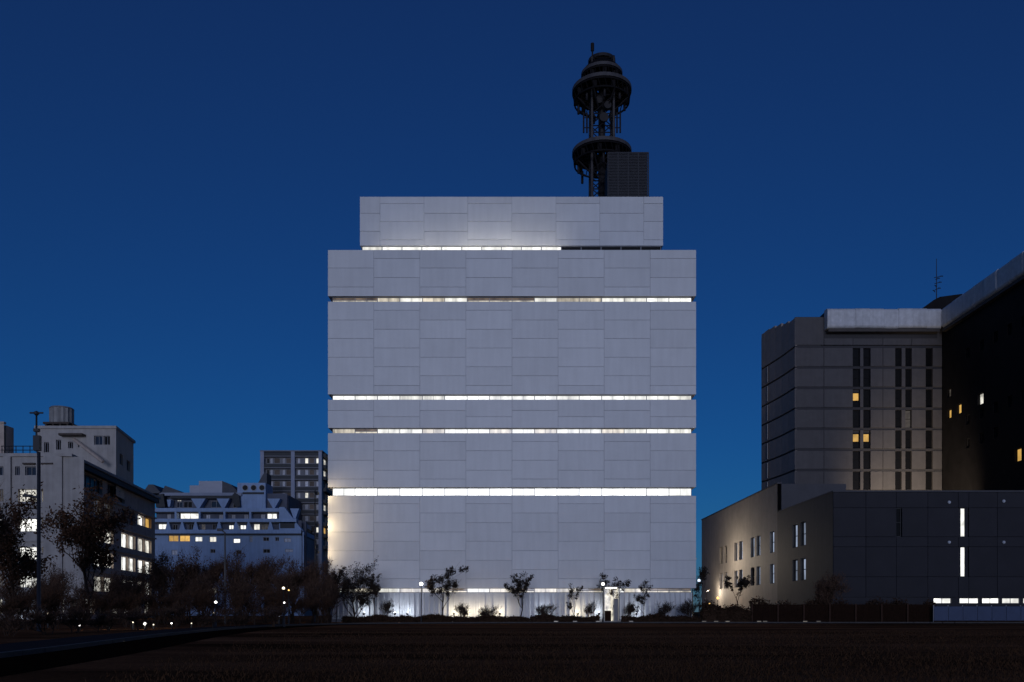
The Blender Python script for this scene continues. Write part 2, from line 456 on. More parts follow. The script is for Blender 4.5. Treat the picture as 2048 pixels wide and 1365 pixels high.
# ------------------------------------------------------------------ main panelled building
MY = 85.0
def mz(p): return pz(p, MY)
def mx(p): return px(p, MY)
main = thing('panelled_building', 'large windowless pale panelled block with glowing horizontal strip windows', 'building', (0, MY, 0))
XL, XR = mx(655.5), mx(1392.5); CW = (XR-XL)/8
SECT = [ # top, bottom rows; joints of even columns; joints of odd columns
    (500, 593, [536.5, 574.5], [517.5, 555.5]),
    (603.5, 789.5, [640.5, 677.5, 715, 752], [621, 659, 696.5, 734, 771.5]),
    (799.5, 856.5, [821.5], [834]),
    (866.5, 975, [883.5, 921, 958.5], [902, 941]),
    (992, 1177, [1026.5, 1064.5, 1102, 1139.5], [1008, 1046, 1083, 1121, 1158]),
]
GAP = 0.03
for (t, bt, je, jo) in SECT:
    zt, zb = mz(t), mz(bt)
    wbox('backing_wall', XL+.03, XR-.03, MY+.062, MY+24, zb+.03, zt-.03, M['core_wall'], main)
    for c in range(8):
        rows = [zt] + [mz(j) for j in (je if c % 2 == 0 else jo)] + [zb]
        for a, b_ in zip(rows, rows[1:]):
            h = round(a-b_-GAP, 2)
            box_piece('facade_panel', CW-GAP, 0.05, h, M['panel'], main, (XL+CW*(c+.5), MY+R.uniform(0, .012), b_+GAP/2), 0, 0.008)
    # light metal soffit under each section and cap on top of it
    
# recessed core behind the strip windows and ground floor
wbox('core', XL+.45, XR-.45, MY+.40, MY+23.5, 0.0, mz(505), M['core_wall'], main)
wbox('roof_deck', XL+.08, XR-.08, MY+.16, MY+23.9, mz(503)-.25, mz(503)-.12, M['roofing'], main)
BANDS = [
    (594, 603.2, list('kkwWwWkkkWwwWWBB')),
    (790.5, 799.2, list('BBBWWBBWWBWBBBBW')),
    (857.3, 866, list('wkWWwWWwWwWWwWBW')),
    (976.5, 991, list('SSBSSBSSBSBSSSSB')),
    (1177, 1185, list('WwWwwkWwkwwkWwkk')),
]
PM = {'k': M['strip_brown'], 'b': M['strip_brown'], 'w': M['strip_warm'], 'W': M['strip_white'], 'B': M['strip_bright'], 'S': M['strip_full']}
for (t, bt, code) in BANDS:
    zt, zb = mz(t), mz(bt)
    x0, x1 = XL+.42, XR-.42; hw = (x1-x0)/16
    for i in range(16):
        if code[i] == 'k':                         # blind half down
            window(main, (x0+hw*(i+.5), MY+.24, zb-.02), hw-.004, (zt-zb)*.5, 0, M['strip_warm'], M['frame_grey'], 0.03, 1, 0, 0.1)
            window(main, (x0+hw*(i+.5), MY+.24, zb-.02+(zt-zb)*.5), hw-.004, (zt-zb)*.5+.02, 0, M['strip_brown'], M['frame_grey'], 0.03, 1, 0, 0.1)
        else:
            window(main, (x0+hw*(i+.5), MY+.24, zb-.02), hw-.004, zt-zb+.02, 0, PM[code[i]], M['frame_grey'], 0.03, 1, 0, 0.1)
# upper block, set back from the parapet
TY = 88.0
TL, TR = px(719.5, TY), px(1326.5, TY)
def tz(p): return pz(p, TY)
wbox('penthouse_wall', TL+.03, TR-.03, TY+.062, TY+17, tz(492)+.02, tz(393.5)-.03, M['core_wall'], main)
wbox('penthouse_base', TL+.35, TR-.35, TY+.55, TY+16.8, mz(500)-.2, tz(492), M['core_wall'], main)
edges = [719.5, 760, 848, 935.5, 1023.5, 1112, 1199.5, 1287.5, 1326.5]
for c in range(8):
    xa, xb = px(edges[c], TY), px(edges[c+1], TY)
    rows = [tz(393.5)] + [tz(j) for j in ([427, 463] if c % 2 == 0 else [407.5, 443.5, 480])] + [tz(492)]
    for a, b_ in zip(rows, rows[1:]):
        box_piece('facade_panel', xb-xa-GAP, 0.05, round(a-b_-GAP, 2), M['panel'], main, ((xa+xb)/2, TY+R.uniform(0, .012), b_+GAP/2), 0, 0.008)
x0, x1 = px(724, TY), px(1322, TY); hw = (x1-x0)/15
for i in range(15):
    window(main, (x0+hw*(i+.5), TY+.07, mz(500)+.05), hw-.004, tz(492.5)-mz(500)-.06, 0, M['strip_white'] if i == 0 else M['strip_bright'] if i < 10 else M['glass_dark'], M['frame_grey'], 0.04, 0, 0, 0.1)
# ground floor: pale wall with vertical fins
zg = mz(1185.5)
wbox('ground_floor_wall', XL+.35, XR-.35, MY+.30, MY+.39, 0.0, zg-.02, M['panel'], main)
nf = 72
for i in range(nf):
    if i in (35, 36): continue
    box_piece('fin', 0.09, 0.22, round(zg-.35, 2), M['panel'], main, (XL+.5+(XR-XL-1.0)*i/(nf-1), MY+.075, 0.3))
wbox('plinth', XL+.2, XR-.2, MY-.1, MY+.29, 0.0, 0.28, M['plinth'], main)
# uplights on the roof terrace washing the upper block
for i, p in enumerate((785, 860, 945, 1020, 1095)):
    X = px(p, TY)
    fl = thing('roof_floodlight', 'small floodlight on the roof terrace washing the upper block, %s' % ['nearest its left end', 'second from the left', 'in the middle', 'second from the right', 'farthest to the right'][i], 'floodlight', (X, MY+.65, mz(503)-.12), 'floodlights on the roof terrace')
    wbox('bracket', X-.04, X+.04, MY+.6, MY+.7, mz(503)-.12, mz(503)+.06, M['pole'], fl)
    wbox('housing', X-.22, X+.22, MY+.5, MY+.66, mz(503)+.0, mz(503)+.2, M['pole'], fl)
    wbox('lens', X-.2, X+.2, MY+.661, MY+.675, mz(503)+.02, mz(503)+.18, M['lamp_globe'], fl)
    spot_light('beam', (X, MY+.8, mz(503)+.14), (X, TY, mz(480)), [120, 190, 300, 310, 210][i], (1, .93, .80), fl, 130, 1.0, .15)

# rooftop mesh screen box
BY = 90.0
x0, x1, z0, z1 = px(1216, BY), px(1297, BY), tz(393.5)-.03, pz(305.5, BY)
sb = thing('rooftop_screen', 'dark mesh screened plant box on the roof beside the lattice mast', 'plant box', ((x0+x1)/2, BY, z0))
wbox('tank_room', x0+.12, x1-.12, BY+.12, BY+4.4, z0, z1-.12, M['screen_mesh'], sb)
for k in range(5):
    xx = x0 + (x1-x0)*k/4
    wbox('post', xx-.05, xx+.05, BY, BY+.1, z0, z1, M['screen_mesh'], sb)
for k in range(34):
    zz = z0 + .12 + (z1-z0-.3)*k/33
    wbox('slat', x0+.06, x1-.06, BY+.03, BY+.07, zz, zz+.1, M['screen_mesh'], sb)
wbox('top_rail', x0-.02, x1+.02, BY-.01, BY+.11, z1-.05, z1+.05, M['screen_mesh'], sb)

# lattice telecom mast
QY = 96.0
qx = px(1203.5, QY); q = QY/F
mast = thing('telecom_mast', 'dark lattice telecom mast with two round platforms on the white building roof', 'mast', (qx, QY, tz(393.5)-.03))
zb, ztop = tz(393.5)-.03, pz(128, QY)
hw = 1.18
legs = [(-hw, -hw), (hw, -hw), (hw, hw), (-hw, hw)]
for lx, ly in legs:
    MB().tube([(qx+lx, QY+ly, zb), (qx+lx, QY+ly, ztop)], [.17, .13], 8).build('leg', M['mast_rim'], mast, True)
nlev = 9
for k in range(nlev):
    za, zc = zb+(ztop-zb)*k/nlev, zb+(ztop-zb)*(k+1)/nlev
    for e in range(4):
        (ax, ay), (bx, by) = legs[e], legs[(e+1) % 4]
        A = (qx+ax, QY+ay, za); B = (qx+bx, QY+by, zc); C = (qx+bx, QY+by, za); D = (qx+ax, QY+ay, zc)
        MB().tube([A, B], [.06, .06], 4).build('brace', M['mast_steel'], mast)
        MB().tube([C, D], [.06, .06], 4).build('brace', M['mast_steel'], mast)
        MB().tube([D, B], [.07, .07], 4).build('strut', M['mast_steel'], mast)
MB().tube([(qx, QY, zb), (qx, QY, ztop-.5)], [.42, .36], 10).build('cable_duct', M['mast_steel'], mast, True)
def platform(zc, r, rim_h, antennas, seed):
    pf = MB().lathe([(.5, zc+.06), (r, zc+.06), (r, zc-.08), (.5, zc-.08), (.5, zc+.06)], 40, (qx, QY)).build('platform', M['mast_steel'], mast)
    MB().lathe([(r+.01, zc-.22), (r+.07, zc-.22), (r+.07, zc+rim_h), (r+.01, zc+rim_h), (r+.01, zc-.22)], 40, (qx, QY)).build('rim', M['mast_rim'], pf)
    MB().lathe([(r*.995, zc-.05), (r*.995, zc-.42), (r*.96, zc-.42), (r*.96, zc-.1)], 40, (qx, QY)).build('drum_wall', M['mast_black'], pf)
    MB().lathe([(r*.93, zc-1.12), (r*.96, zc-1.12), (r*.96, zc-1.3), (r*.93, zc-1.3), (r*.93, zc-1.12)], 40, (qx, QY)).build('lower_ring', M['mast_black'], pf)
    for k in range(28):
        a = 2*math.pi*k/28
        MB().tube([(qx+math.cos(a)*r*.98, QY+math.sin(a)*r*.98, zc-.4), (qx+math.cos(a+.08)*r*.945, QY+math.sin(a+.08)*r*.945, zc-1.2)], [.05, .05], 4).build('cage_bar', M['mast_black'], pf)
    for k in range(9):
        a = 2*math.pi*k/9 + zc
        cx, cy = qx+math.cos(a)*r*.90, QY+math.sin(a)*r*.90
        MB().box(cx-.22, cx+.22, cy-.12, cy+.12, zc-1.25, zc-.35).build('sector_antenna', M['mast_black'], pf)
    for k in range(16):
        a = 2*math.pi*k/16
        MB().tube([(qx+math.cos(a)*.6, QY+math.sin(a)*.6, zc-.17), (qx+math.cos(a)*r*.99, QY+math.sin(a)*r*.99, zc-.17)], [.075, .075], 4).build('beam', M['mast_rim'], pf)
    for rr in (r*.45, r*.72):
        MB().lathe([(rr-.06, zc-.3), (rr+.06, zc-.3), (rr+.06, zc-.26), (rr-.06, zc-.26), (rr-.06, zc-.3)], 32, (qx, QY)).build('ring_beam', M['mast_rim'], pf)
    for k in range(8):
        a = 2*math.pi*(k+.5)/8
        MB().tube([(qx+math.cos(a)*1.4, QY+math.sin(a)*1.4, zc-2.4), (qx+math.cos(a)*r*.93, QY+math.sin(a)*r*.93, zc-1.3)], [.09, .09], 4).build('bracket', M['mast_steel'], pf)
    rr_ = random.Random(seed)
    for k in range(antennas):
        a = 2*math.pi*(k+rr_.random()*.5)/antennas; h = rr_.uniform(.5, 1.2)
        cx, cy = qx+math.cos(a)*(r*.8), QY+math.sin(a)*(r*.8)
        MB().tube([(cx, cy, zc-1.2), (cx, cy, zc-1.4-h)], [.14, .14], 8).build('antenna', M['mast_steel'], pf, True)
platform(pz(183, QY), 58*q, .16, 7, 4)
platform(pz(307, QY), 58*q, .16, 6, 5)
platform(pz(150, QY), 40*q, .1, 0, 6)
MB().lathe([(40*q*.98, pz(150, QY)), (36*q, pz(142, QY)), (25*q, pz(131, QY)), (.4, pz(130, QY))], 32, (qx, QY)).build('crown', M['mast_black'], mast)
MB().lathe([(.3, pz(128, QY)), (1.5, pz(128, QY)), (1.5, pz(122, QY)), (.3, pz(122, QY))], 20, (qx, QY)).build('cap', M['mast_steel'], mast)
MB().tube([(qx-1.05, QY-.3, pz(130, QY)), (qx-1.05, QY-.3, pz(106, QY)), (qx-1.05, QY-.3, pz(105.5, QY)), (qx-1.05, QY-.3, pz(91, QY))], [.09, .08, .19, .19], 8).build('whip_antenna', M['mast_steel'], mast, True)
MB().tube([(qx+1.25, QY-.3, pz(128, QY)), (qx+1.25, QY-.3, pz(116, QY))], [.09, .16], 8).build('beacon', M['mast_steel'], mast, True)
for sx in (-1, 1):
    for k, off in enumerate((36.5, 30)):
        xx = qx+sx*off*q
        MB().tube([(xx, QY-.2, pz(228, QY)), (xx, QY-.2, pz(268, QY))], [.10, .10], 6).build('panel_antenna', M['mast_steel'], mast)
    MB().tube([(qx+sx*1.1, QY-.2, pz(238, QY)), (qx+sx*37*q, QY-.2, pz(238, QY))], [.06, .06], 4).build('antenna_arm', M['mast_steel'], mast)
    MB().tube([(qx+sx*1.1, QY-.2, pz(258, QY)), (qx+sx*37*q, QY-.2, pz(258, QY))], [.06, .06], 4).build('antenna_arm', M['mast_steel'], mast)
# two drum dishes on the shaft between the platforms
for k, (dx, p, rr) in enumerate(((-.4, 215, .42), (.5, 226, .40), (.1, 250, .5))):
    c = Vector((qx+dx, QY-hw-.25, pz(p, QY)))
    MB().tube([c+Vector((0, .3, 0)), c, c+Vector((0, -.12, 0))], [rr*.8, rr, rr*.98], 16).build('dish', M['mast_steel'], mast)

# ------------------------------------------------------------------ right: podium with long side wall
XP = 32.3
podium = thing('podium_building', 'low dark panelled building with two vertical light slots beside the field', 'building', (42, 88, 0))
zlow = pz(984.5, 88)
side_w = []
for yc in (98.5, 107.3, 116.1, 124.9, 133.8):
    for s_ in (-1, 1):
        a = (149 - yc) + s_*1.4
        for (zb_, zt_, row) in ((8.35, 11.0, 0), (4.5, 6.95, 1)):
            pm = M['win_blue']
            if yc > 130 and row == 0: pm = M['glass_sky']
            if row == 1 and 112 < yc < 120 and s_ < 0: pm = M['glass_sky']
            side_w.append((a-.9, a+.9, zb_, zt_, pm, 0, 1))
# side wall: near (low) length and far (tall) length share one plane
near_w = [w for w in side_w if w[0] >= 149-106.5]
far_w = [w for w in side_w if w[1] <= 149-106.5]
near_w = [(a-(149-106.5), b-(149-106.5), *r) for a, b, *r in near_w]
straddle = [w for w in side_w if w[0] < 42.5 < w[1]]
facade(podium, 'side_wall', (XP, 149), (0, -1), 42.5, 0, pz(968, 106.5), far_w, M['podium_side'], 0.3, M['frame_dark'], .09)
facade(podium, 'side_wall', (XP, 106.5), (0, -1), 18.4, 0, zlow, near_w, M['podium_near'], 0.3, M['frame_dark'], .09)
wbox('upper_block', XP+.5, px(1692, 106.5), 106.5, 148.9, 0, pz(968, 106.5)-.01, M['podium_block'], podium)
wbox('upper_parapet', XP-.06, XP+.5, 106.45, 149.1, pz(968, 106.5), pz(968, 106.5)+.18, M['podium_block'], podium)
wbox('lower_block', XP+.5, 78, 88.35, 106.45, 0, zlow-.02, M['podium_block'], podium)
wbox('roof_cap', XP-.05, 78.2, 87.93, 88.6, zlow, zlow+.16, M['podium_block'], podium)
wbox('roof_cap', XP-.05, XP+.5, 88.61, 106.4, zlow, zlow+.16, M['podium_block'], podium)
colp = [1672, 1732, 1793, 1856, 1917, 1938, 1995, 2060, 2130, 2200]
rowp = [984.5, 1016, 1074, 1094, 1154, 1195]
for i in range(len(colp)-1):
    xa, xb = px(colp[i], 88), px(colp[i+1], 88)
    if i == 0: xa = XP + .004
    for j in range(len(rowp)-1):
        za, zc = pz(rowp[j], 88), pz(rowp[j+1], 88)
        if colp[i] == 1917 and j in (1, 3):
            box_piece('facade_panel', (xb-xa)*.26, .12, round(za-zc-.03, 2), M['podium_panel'], podium, (xa+(xb-xa)*.13, 88.2, zc+.015))
            box_piece('facade_panel', (xb-xa)*.26, .12, round(za-zc-.03, 2), M['podium_panel'], podium, (xb-(xb-xa)*.13, 88.2, zc+.015))
            window(podium, ((xa+xb)/2, 88.22, zc+.02), (xb-xa)*.46, za-zc-.04, 0, M['win_white'], M['frame_dark'], .04, 0, 0)
            continue
        if colp[i] == 1793 and j == 1:
            xa2 = xa + .55
            window(podium, (xa+.27, 88.22, zc+.02), .5, za-zc-.04, 0, M['glass_dark'], M['frame_dark'], .04, 0, 1)
            box_piece('facade_panel', xb-xa2-.03, .22, round(za-zc-.03, 2), M['podium_panel'], podium, ((xa2+xb)/2, 88, zc+.015), 0, .012)
            continue
        box_piece('facade_panel', xb-xa-.03, .22, round(za-zc-.03, 2), M['podium_panel'], podium, ((xa+xb)/2, 88+R.uniform(0, .02), zc+.015), 0, .012)
# ground level of the front: wall with a run of lit clerestory windows
cw = []
for (a, b_) in ((1868, 1904), (1920, 1959), (1965, 2000), (2005, 2041), (2047, 2085)):
    cw.append((px(a, 88)-XP, px(b_, 88)-XP, pz(1207.5, 88), pz(1196.5, 88), M['win_white'], 1, 0))
facade(podium, 'ground_floor_wall', (XP, 88.05), (1, 0), 45, 0, pz(1195, 88)-.02, cw, M['podium_panel'], .15, M['frame_grey'], .05)
for p, p2 in ((1898, 1005), (2007, 1003), (1898, 1085), (2007, 1085)):
    X, Z = px(p, 88), pz(p2, 88)
    wl = thing('wall_lamp', 'small %s bulkhead lamp on the dark podium wall, %s of the light slots' % ('upper' if p2 < 1050 else 'lower', 'left' if p < 1950 else 'right'), 'lamp', (X, 87.99, Z), 'bulkhead lamps on the podium wall')
    MB().tube([(X, 87.99, Z), (X, 87.9, Z)], [.16, .15], 10).build('housing', M['frame_white'], wl)
    MB().tube([(X, 87.899, Z), (X, 87.84, Z)], [.12, .08], 10).build('lens', M['frame_white'], wl)

# ------------------------------------------------------------------ right: tower block behind
DY = 150.0
def dx(p): return px(p, DY)
def dz(p): return pz(p, DY)
tower = thing('tower_block', 'dark stone tower block with paired slit windows and pale roof canopy', 'building', (dx(1740), DY, 0))
fl_rows = [632, 693.5, 735, 776, 817, 858, 899.5, 940.5, 982, 1023]
segs = [(1590, 1648), (1648, 1706), (1720.5, 1727), (1741, 1766), (1766, 1791), (1803.5, 1811), (1823.5, 1852), (1865.5, 1884.5)]
wins = [(1706, 1720.5), (1727, 1741), (1791, 1803.5), (1811, 1823.5), (1852, 1865.5)]
x0, x1 = dx(1590), dx(1885)
zroof = dz(632)
wbox('backing_wall', x0+.4, x1, DY+.55, DY+20, 0, zroof-.02, M['tower_joint'], tower)
wbox('floor_wall', x0+.02, x1-.02, DY+.1, DY+.55, 0, dz(1023), M['tower_joint'], tower)
WL = {(0, 3): 'win_amber', (0, 5): 'win_amber', (1, 5): 'win_amber', (3, 4): 'win_dim'}
for j in range(len(fl_rows)-1):
    za, zc = dz(fl_rows[j]), dz(fl_rows[j+1])
    if j == 0:
        for a, b_ in ((1590, 1648), (1648, 1706), (1706, 1766), (1766, 1823.5), (1823.5, 1884.5)):
            box_piece('stone_panel', dx(b_)-dx(a)-.05, .5, round(za-zc-.5, 2), M['tower_stone'], tower, ((dx(a)+dx(b_))/2, DY+R.uniform(0, .03), zc+.28), 0, .03)
        continue
    for a, b_ in segs:
        box_piece('stone_panel', dx(b_)-dx(a)-(.05 if b_-a > 10 else 0), .5, round(za-zc-.42, 2), M['tower_stone'], tower, ((dx(a)+dx(b_))/2, DY+R.uniform(0, .03), zc+.2), 0, .03)
    wbox('string_course', x0+.05, x1-.02, DY+.16, DY+.55, za-.22, za+.2, M['tower_joint'], tower)
    for i, (a, b_) in enumerate(wins):
        nm = WL.get((i, j))
        h = za-zc-.46
        if nm == 'win_amber':                      # blind half down: lit lower light only
            window(tower, ((dx(a)+dx(b_))/2, DY+.38, zc+.2+h*.35), dx(b_)-dx(a), h*.5, 0, M[nm], M['frame_black'], .14, 0, 0)
            window(tower, ((dx(a)+dx(b_))/2, DY+.40, zc+.2), dx(b_)-dx(a), h*.34, 0, M['glass_dark'], M['frame_black'], .08, 0, 0)
        else:
            window(tower, ((dx(a)+dx(b_))/2, DY+.38, zc+.2), dx(b_)-dx(a), h, 0, M[nm] if nm else M['glass_dark'], M['frame_black'], .08, 0, 1)
# left flank: faceted, receding, its far end rounding off lower
fl_pts = [(dx(1590), DY), (dx(1590)-.22, DY+3), (dx(1590)-.5, DY+6), (dx(1590)-.85, DY+8.6), (dx(1590)-1.2, DY+10.8), (dx(1590)-1.5, DY+12.6), (dx(1590)-1.75, DY+14), (dx(1590)-1.2, DY+16)]
tops = [634, 641, 645, 650, 656, 663, 672]
for k in range(len(fl_pts)-1):
    (xa, ya), (xb, yb) = fl_pts[k], fl_pts[k+1]
    u = Vector((xa-xb, ya-yb, 0)); L = u.length; rot = math.atan2(u.y, u.x)
    for j in range(len(fl_rows)-1):
        za, zc = dz(fl_rows[j]), dz(fl_rows[j+1])
        if j == 0:
            za = CAMZ + (HZ-tops[k])*ya/F
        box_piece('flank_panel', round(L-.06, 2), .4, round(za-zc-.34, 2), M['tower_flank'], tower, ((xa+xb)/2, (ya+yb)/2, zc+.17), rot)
    n_ = Vector((u.y, -u.x, 0)).normalized()
    bk = MB().plan([(xa, ya), (xb, yb), (dx(1640), yb), (dx(1640), ya)], 0, CAMZ+(HZ-tops[k])*ya/F - .25)
    bk.v = [(x+.25, y+.1, z) for x, y, z in bk.v]
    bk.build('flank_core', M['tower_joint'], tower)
for j in range(1, len(fl_rows)-1):
    zc = dz(fl_rows[j+1]); za = dz(fl_rows[j])
    window(tower, (dx(1590)-1.42, DY+11.6, zc+.35), .8, za-zc-.7, math.radians(-90)-.16, M['glass_dark'], M['frame_dark'], .08, 0, 0)
# dark wing coming forward on the right
XW = dx(1885)
ww = []
wy = lambda p: XW*F/(p-1024)
def wwin(p, prow, w_, h_, m_):
    Y = wy(p); a = DY - Y
    zc = pz(prow, Y)
    return (a-w_/2, a+w_/2, zc-h_/2, zc+h_/2, m_, 0, 0)
ww += [wwin(1898.5, 828, 1.4, 1.5, M['win_amber']), wwin(1918, 818, 1.5, 1.6, M['win_amber']), wwin(1961, 798, 1.7, 1.8, M['win_cream']),
       wwin(2036, 910, 1.7, 1.9, M['win_amber']), wwin(1898, 786, 1.3, 1.4, M['win_dim'])]
for p in range(1935, 2090, 28):
    for r_ in (735, 860, 905):
        Y = wy(p)
        prow = HZ - (HZ-r_)*DY/Y
        if r_ == 905 and 2015 < p < 2060: continue
        if r_ == 735 or p > 1900:
            w_ = wwin(p, prow, 1.3, 1.6, M['glass_dark'])
            if all(w_[1] < v[0]-.05 or w_[0] > v[1]+.05 or w_[3] < v[2]-.05 or w_[2] > v[3]+.05 for v in ww): ww.append(w_)
facade(tower, 'wing_wall', (XW, DY), (0, -1), 42, 0, zroof-.02, ww, M['tower_dark'], .3, M['frame_dark'], .1)
wbox('wing_block', XW+.8, XW+22, DY-42, DY+19, 0, zroof-.05, M['tower_dark'], tower)
# roof canopy: thick pale segments with a rounded nose, front run and forward run
def canopy_piece(w, h, parent, pos, rotz):
    key = ('canopy', round(w, 2), round(h, 2))
    if key not in SHARED:
        r_ = .55; prof = [(1.6, 0)]
        prof += [(r_-r_*math.sin(a), r_-r_*math.cos(a)) for a in [math.pi/2*k/5 for k in range(6)]]
        prof += [(r_-r_*math.cos(a), h-r_+r_*math.sin(a)) for a in [math.pi/2*k/5 for k in range(6)]]
        prof += [(1.6, h)]
        b = MB(); n_ = len(prof)
        b.v = [(-w/2, y, z) for y, z in prof] + [(w/2, y, z) for y, z in prof]
        b.f = [tuple(reversed(range(n_))), tuple(range(n_, 2*n_))] + [(k, (k+1) % n_, n_+(k+1) % n_, n_+k) for k in range(n_)]
        me = b.mesh('canopy_panel'); me.materials.append(M['canopy']); SHARED[key] = me
    o = bpy.data.objects.new('canopy_panel', SHARED[key]); COL.objects.link(o); o.parent = parent
    o.location = Vector(pos) - wloc(parent); o.rotation_euler = (0, 0, rotz)
    return o
zc0, zc1 = dz(662), dz(622.5)
xa, xb = dx(1648), XW - .9
n = 8
for k in range(n):
    a, b_ = xa+(xb-xa)*k/n, xa+(xb-xa)*(k+1)/n
    dzz = R.uniform(-.12, .12)
    canopy_piece(b_-a-.02, zc1-zc0, tower, ((a+b_)/2, DY-1.6+R.uniform(-.06, .06), zc0+dzz*.4), 0)
wbox('canopy_soffit', xa+.3, xb-.2, DY-1.35, DY+.06, zc0-.55, zc0-.06, M['canopy_under'], tower)
wbox('canopy_gutter', xa, xb, DY-.02, DY+2.0, zc0-1.3, zc1-.3, M['tower_joint'], tower)
n = 12
ya, yb = DY-1.62, DY-42
for k in range(n):
    a, b_ = ya+(yb-ya)*k/n, ya+(yb-ya)*(k+1)/n
    canopy_piece(abs(b_-a)-.02, zc1-zc0, tower, (XW-1.0+R.uniform(-.06, .06), (a+b_)/2, zc0+R.uniform(-.05, .05)), math.radians(-90))
wbox('canopy_soffit', XW-.7, XW+.5, yb, ya+.4, zc0-.55, zc0-.06, M['canopy_under'], tower)
wbox('roof_slab', XW+.7, XW+22, DY-42, DY+2, zroof-.04, zc1-.2, M['tower_joint'], tower)
# plant room and aerial behind the canopy
p_ = lambda a, b_: (px(a, DY+9), pz(b_, DY+9))
pr = MB().prism([p_(1836, 650), p_(1846, 616), p_(1868, 600), p_(1880, 594), p_(1925, 588), p_(1930, 650)], DY+9, DY+16)
pr.build('plant_room', M['tower_dark'], tower)
aer = thing('roof_aerial', 'thin yagi aerial mast on the tower block roof', 'aerial', (dx(1873)*1.08, DY+12, dz(596)*1.06))
ax, az = px(1873, DY+12), pz(594, DY+12)
aer.location = (ax, DY+12, az-.5)
MB().tube([(ax, DY+12, az-.5), (ax, DY+12, pz(518, DY+12))], [.09, .05], 6).build('pole', M['pole'], aer)
for k, (o_, z_) in enumerate(((-.2, 575), (.9, 568), (.5, 560), (1.2, 556), (-.6, 585), (.7, 580))):
    Z = pz(z_, DY+12)
    MB().tube([(ax-abs(o_)*.4, DY+12, Z), (ax+o_, DY+12, Z+.35)], [.06, .06], 4).build('element', M['pole'], aer)
    MB().tube([(ax+o_*.8, DY+11.6, Z+.1), (ax+o_*.8, DY+12.4, Z+.5)], [.07, .07], 4).build('element', M['pole'], aer)

# ------------------------------------------------------------------ left: concrete block with penthouse and tank
AY = 109.0
ca = Vector((px(131, AY), AY)); cb = Vector((px(310, 150), 150.0))
A = thing('concrete_building', 'grey concrete office block with bright windows and rooftop water tank', 'building', (ca.x-8, AY+10, 0))
ztA = pz(914, AY)
uA = (cb-ca); LA = uA.length; uA.normalize()
def ta(p):
    Y = 1/(1/109.0 - (p-131)*(1/109.0-1/150.0)/179.0)
    return (Y-109)/41.0*LA
rowsA = [(14.7, 16.3), (11.0, 12.6), (7.5, 9.1), (4.0, 5.6)]
wf = []
x0f = px(-60, AY)
code = {0: ['glass_dark', 'win_dim', 'win_cream', 'win_white'], 1: ['win_dim', 'win_white', 'win_white', 'win_cream'],
        2: ['win_dim', 'win_cream', 'win_white', 'win_cream'], 3: ['win_cream', 'win_dim', 'win_white', 'win_blue']}
for r_, (zb_, zt_) in enumerate(rowsA):
    for c_, (pa, pb) in enumerate(((-50, -20), (-10, 22), (36, 73), (84, 105))):
        z0_, z1_ = zb_, zt_
        if c_ == 3 and r_ in (1, 2): z0_ = zb_+.85
        wf.append((px(pa, AY)-x0f, px(pb, AY)-x0f, z0_, z1_, M[code[r_][c_]], 2 if c_ < 3 else 1, 0))
for (pa, pb) in ((-45, -25), (-5, 10), (30, 40), (50, 72), (87, 103)):
    wf.append((px(pa, AY)-x0f, px(pb, AY)-x0f, 18.0, 19.1, M['glass_sky'], 1, 0))
for k in range(5):
    wf.append((2+k*2.55, 4+k*2.55, .7, 2.6, M[['win_cream', 'win_dim', 'win_blue'][k % 3]], 1, 0))
facade(A, 'front_wall', (x0f, AY), (1, 0), ca.x-x0f, 0, ztA, wf, M['concrete'], .3, M['frame_grey'], .07)
wr = []
codeR = [['glass_dark', 'win_dim', 'glass_dark', 'win_amber'], ['win_dim', 'win_cream', 'win_white', 'win_cream'], ['win_cream', 'win_white', 'win_white', 'win_white'], ['win_dim', 'win_cream', 'win_white', 'win_cream']]
for r_, (zb_, zt_) in enumerate(rowsA):
    for c_, (pa, pb) in enumerate(((142, 162), (188, 227), (243, 271), (276, 303))):
        a0, a1 = ta(pa), ta(pb)
        if r_ == 0 and c_ == 3:
            wr.append((a0, a0+(a1-a0)*.48, zb_+.3, zt_+.3, M['win_white'], 1, 0)); wr.append((a0+(a1-a0)*.54, a1, zb_+.3, zt_+.3, M['win_amber'], 0, 0)); continue
        mid = (a0+a1)/2
        wr.append((a0, mid-.15, zb_-.2, zt_+.3, M[codeR[r_][c_]], 1, 0))
        wr.append((mid+.15, a1, zb_-.2, zt_+.3, M[codeR[r_][c_] if (r_+c_) % 3 else 'win_white' if codeR[r_][c_] != 'glass_dark' else 'glass_dark'], 1, 0))
for k in range(7):
    a0 = 1.5+k*5.6
    wr.append((a0, a0+3.6, .7, 2.7, M[['win_cream', 'win_white', 'win_dim'][k % 3]], 2, 0))
# open loggia of the top floor on the right face
wr += [(ta(136), ta(160), 17.4, 19.4, M['glass_dark'], 3, 0), (ta(168), ta(205), 17.4, 19.4, M['glass_dark'], 3, 0), (ta(215), ta(250), 17.4, 19.4, M['glass_dark'], 3, 0)]
facade(A, 'side_wall', ca, uA, LA, 0, ztA, wr, M['concrete_citylit'], .35, M['frame_grey'], .07)
core = MB().plan([(x0f, AY+.9), (ca.x-1.0, AY+.9), (cb.x-1.0, cb.y), (x0f, cb.y)], 0, ztA-.3)
core.build('core', M['concrete_citylit'], A)
nA = Vector((uA.y, -uA.x))
def along(a, o): return ca + uA*a + nA*o
def slab(name, a0, a1, o0, o1, z0, z1, m):
    return MB().plan([tuple(along(a0, o0)), tuple(along(a0, o1)), tuple(along(a1, o1)), tuple(along(a1, o0))][::-1], z0, z1).build(name, m, A)
slab('eave', -.4, LA+.3, -.6, .9, ztA+.002, ztA+.35, M['concrete'])
slab('eave_fascia', .1, LA, .02, .7, ztA-.75, ztA-.02, M['brown_trim'])
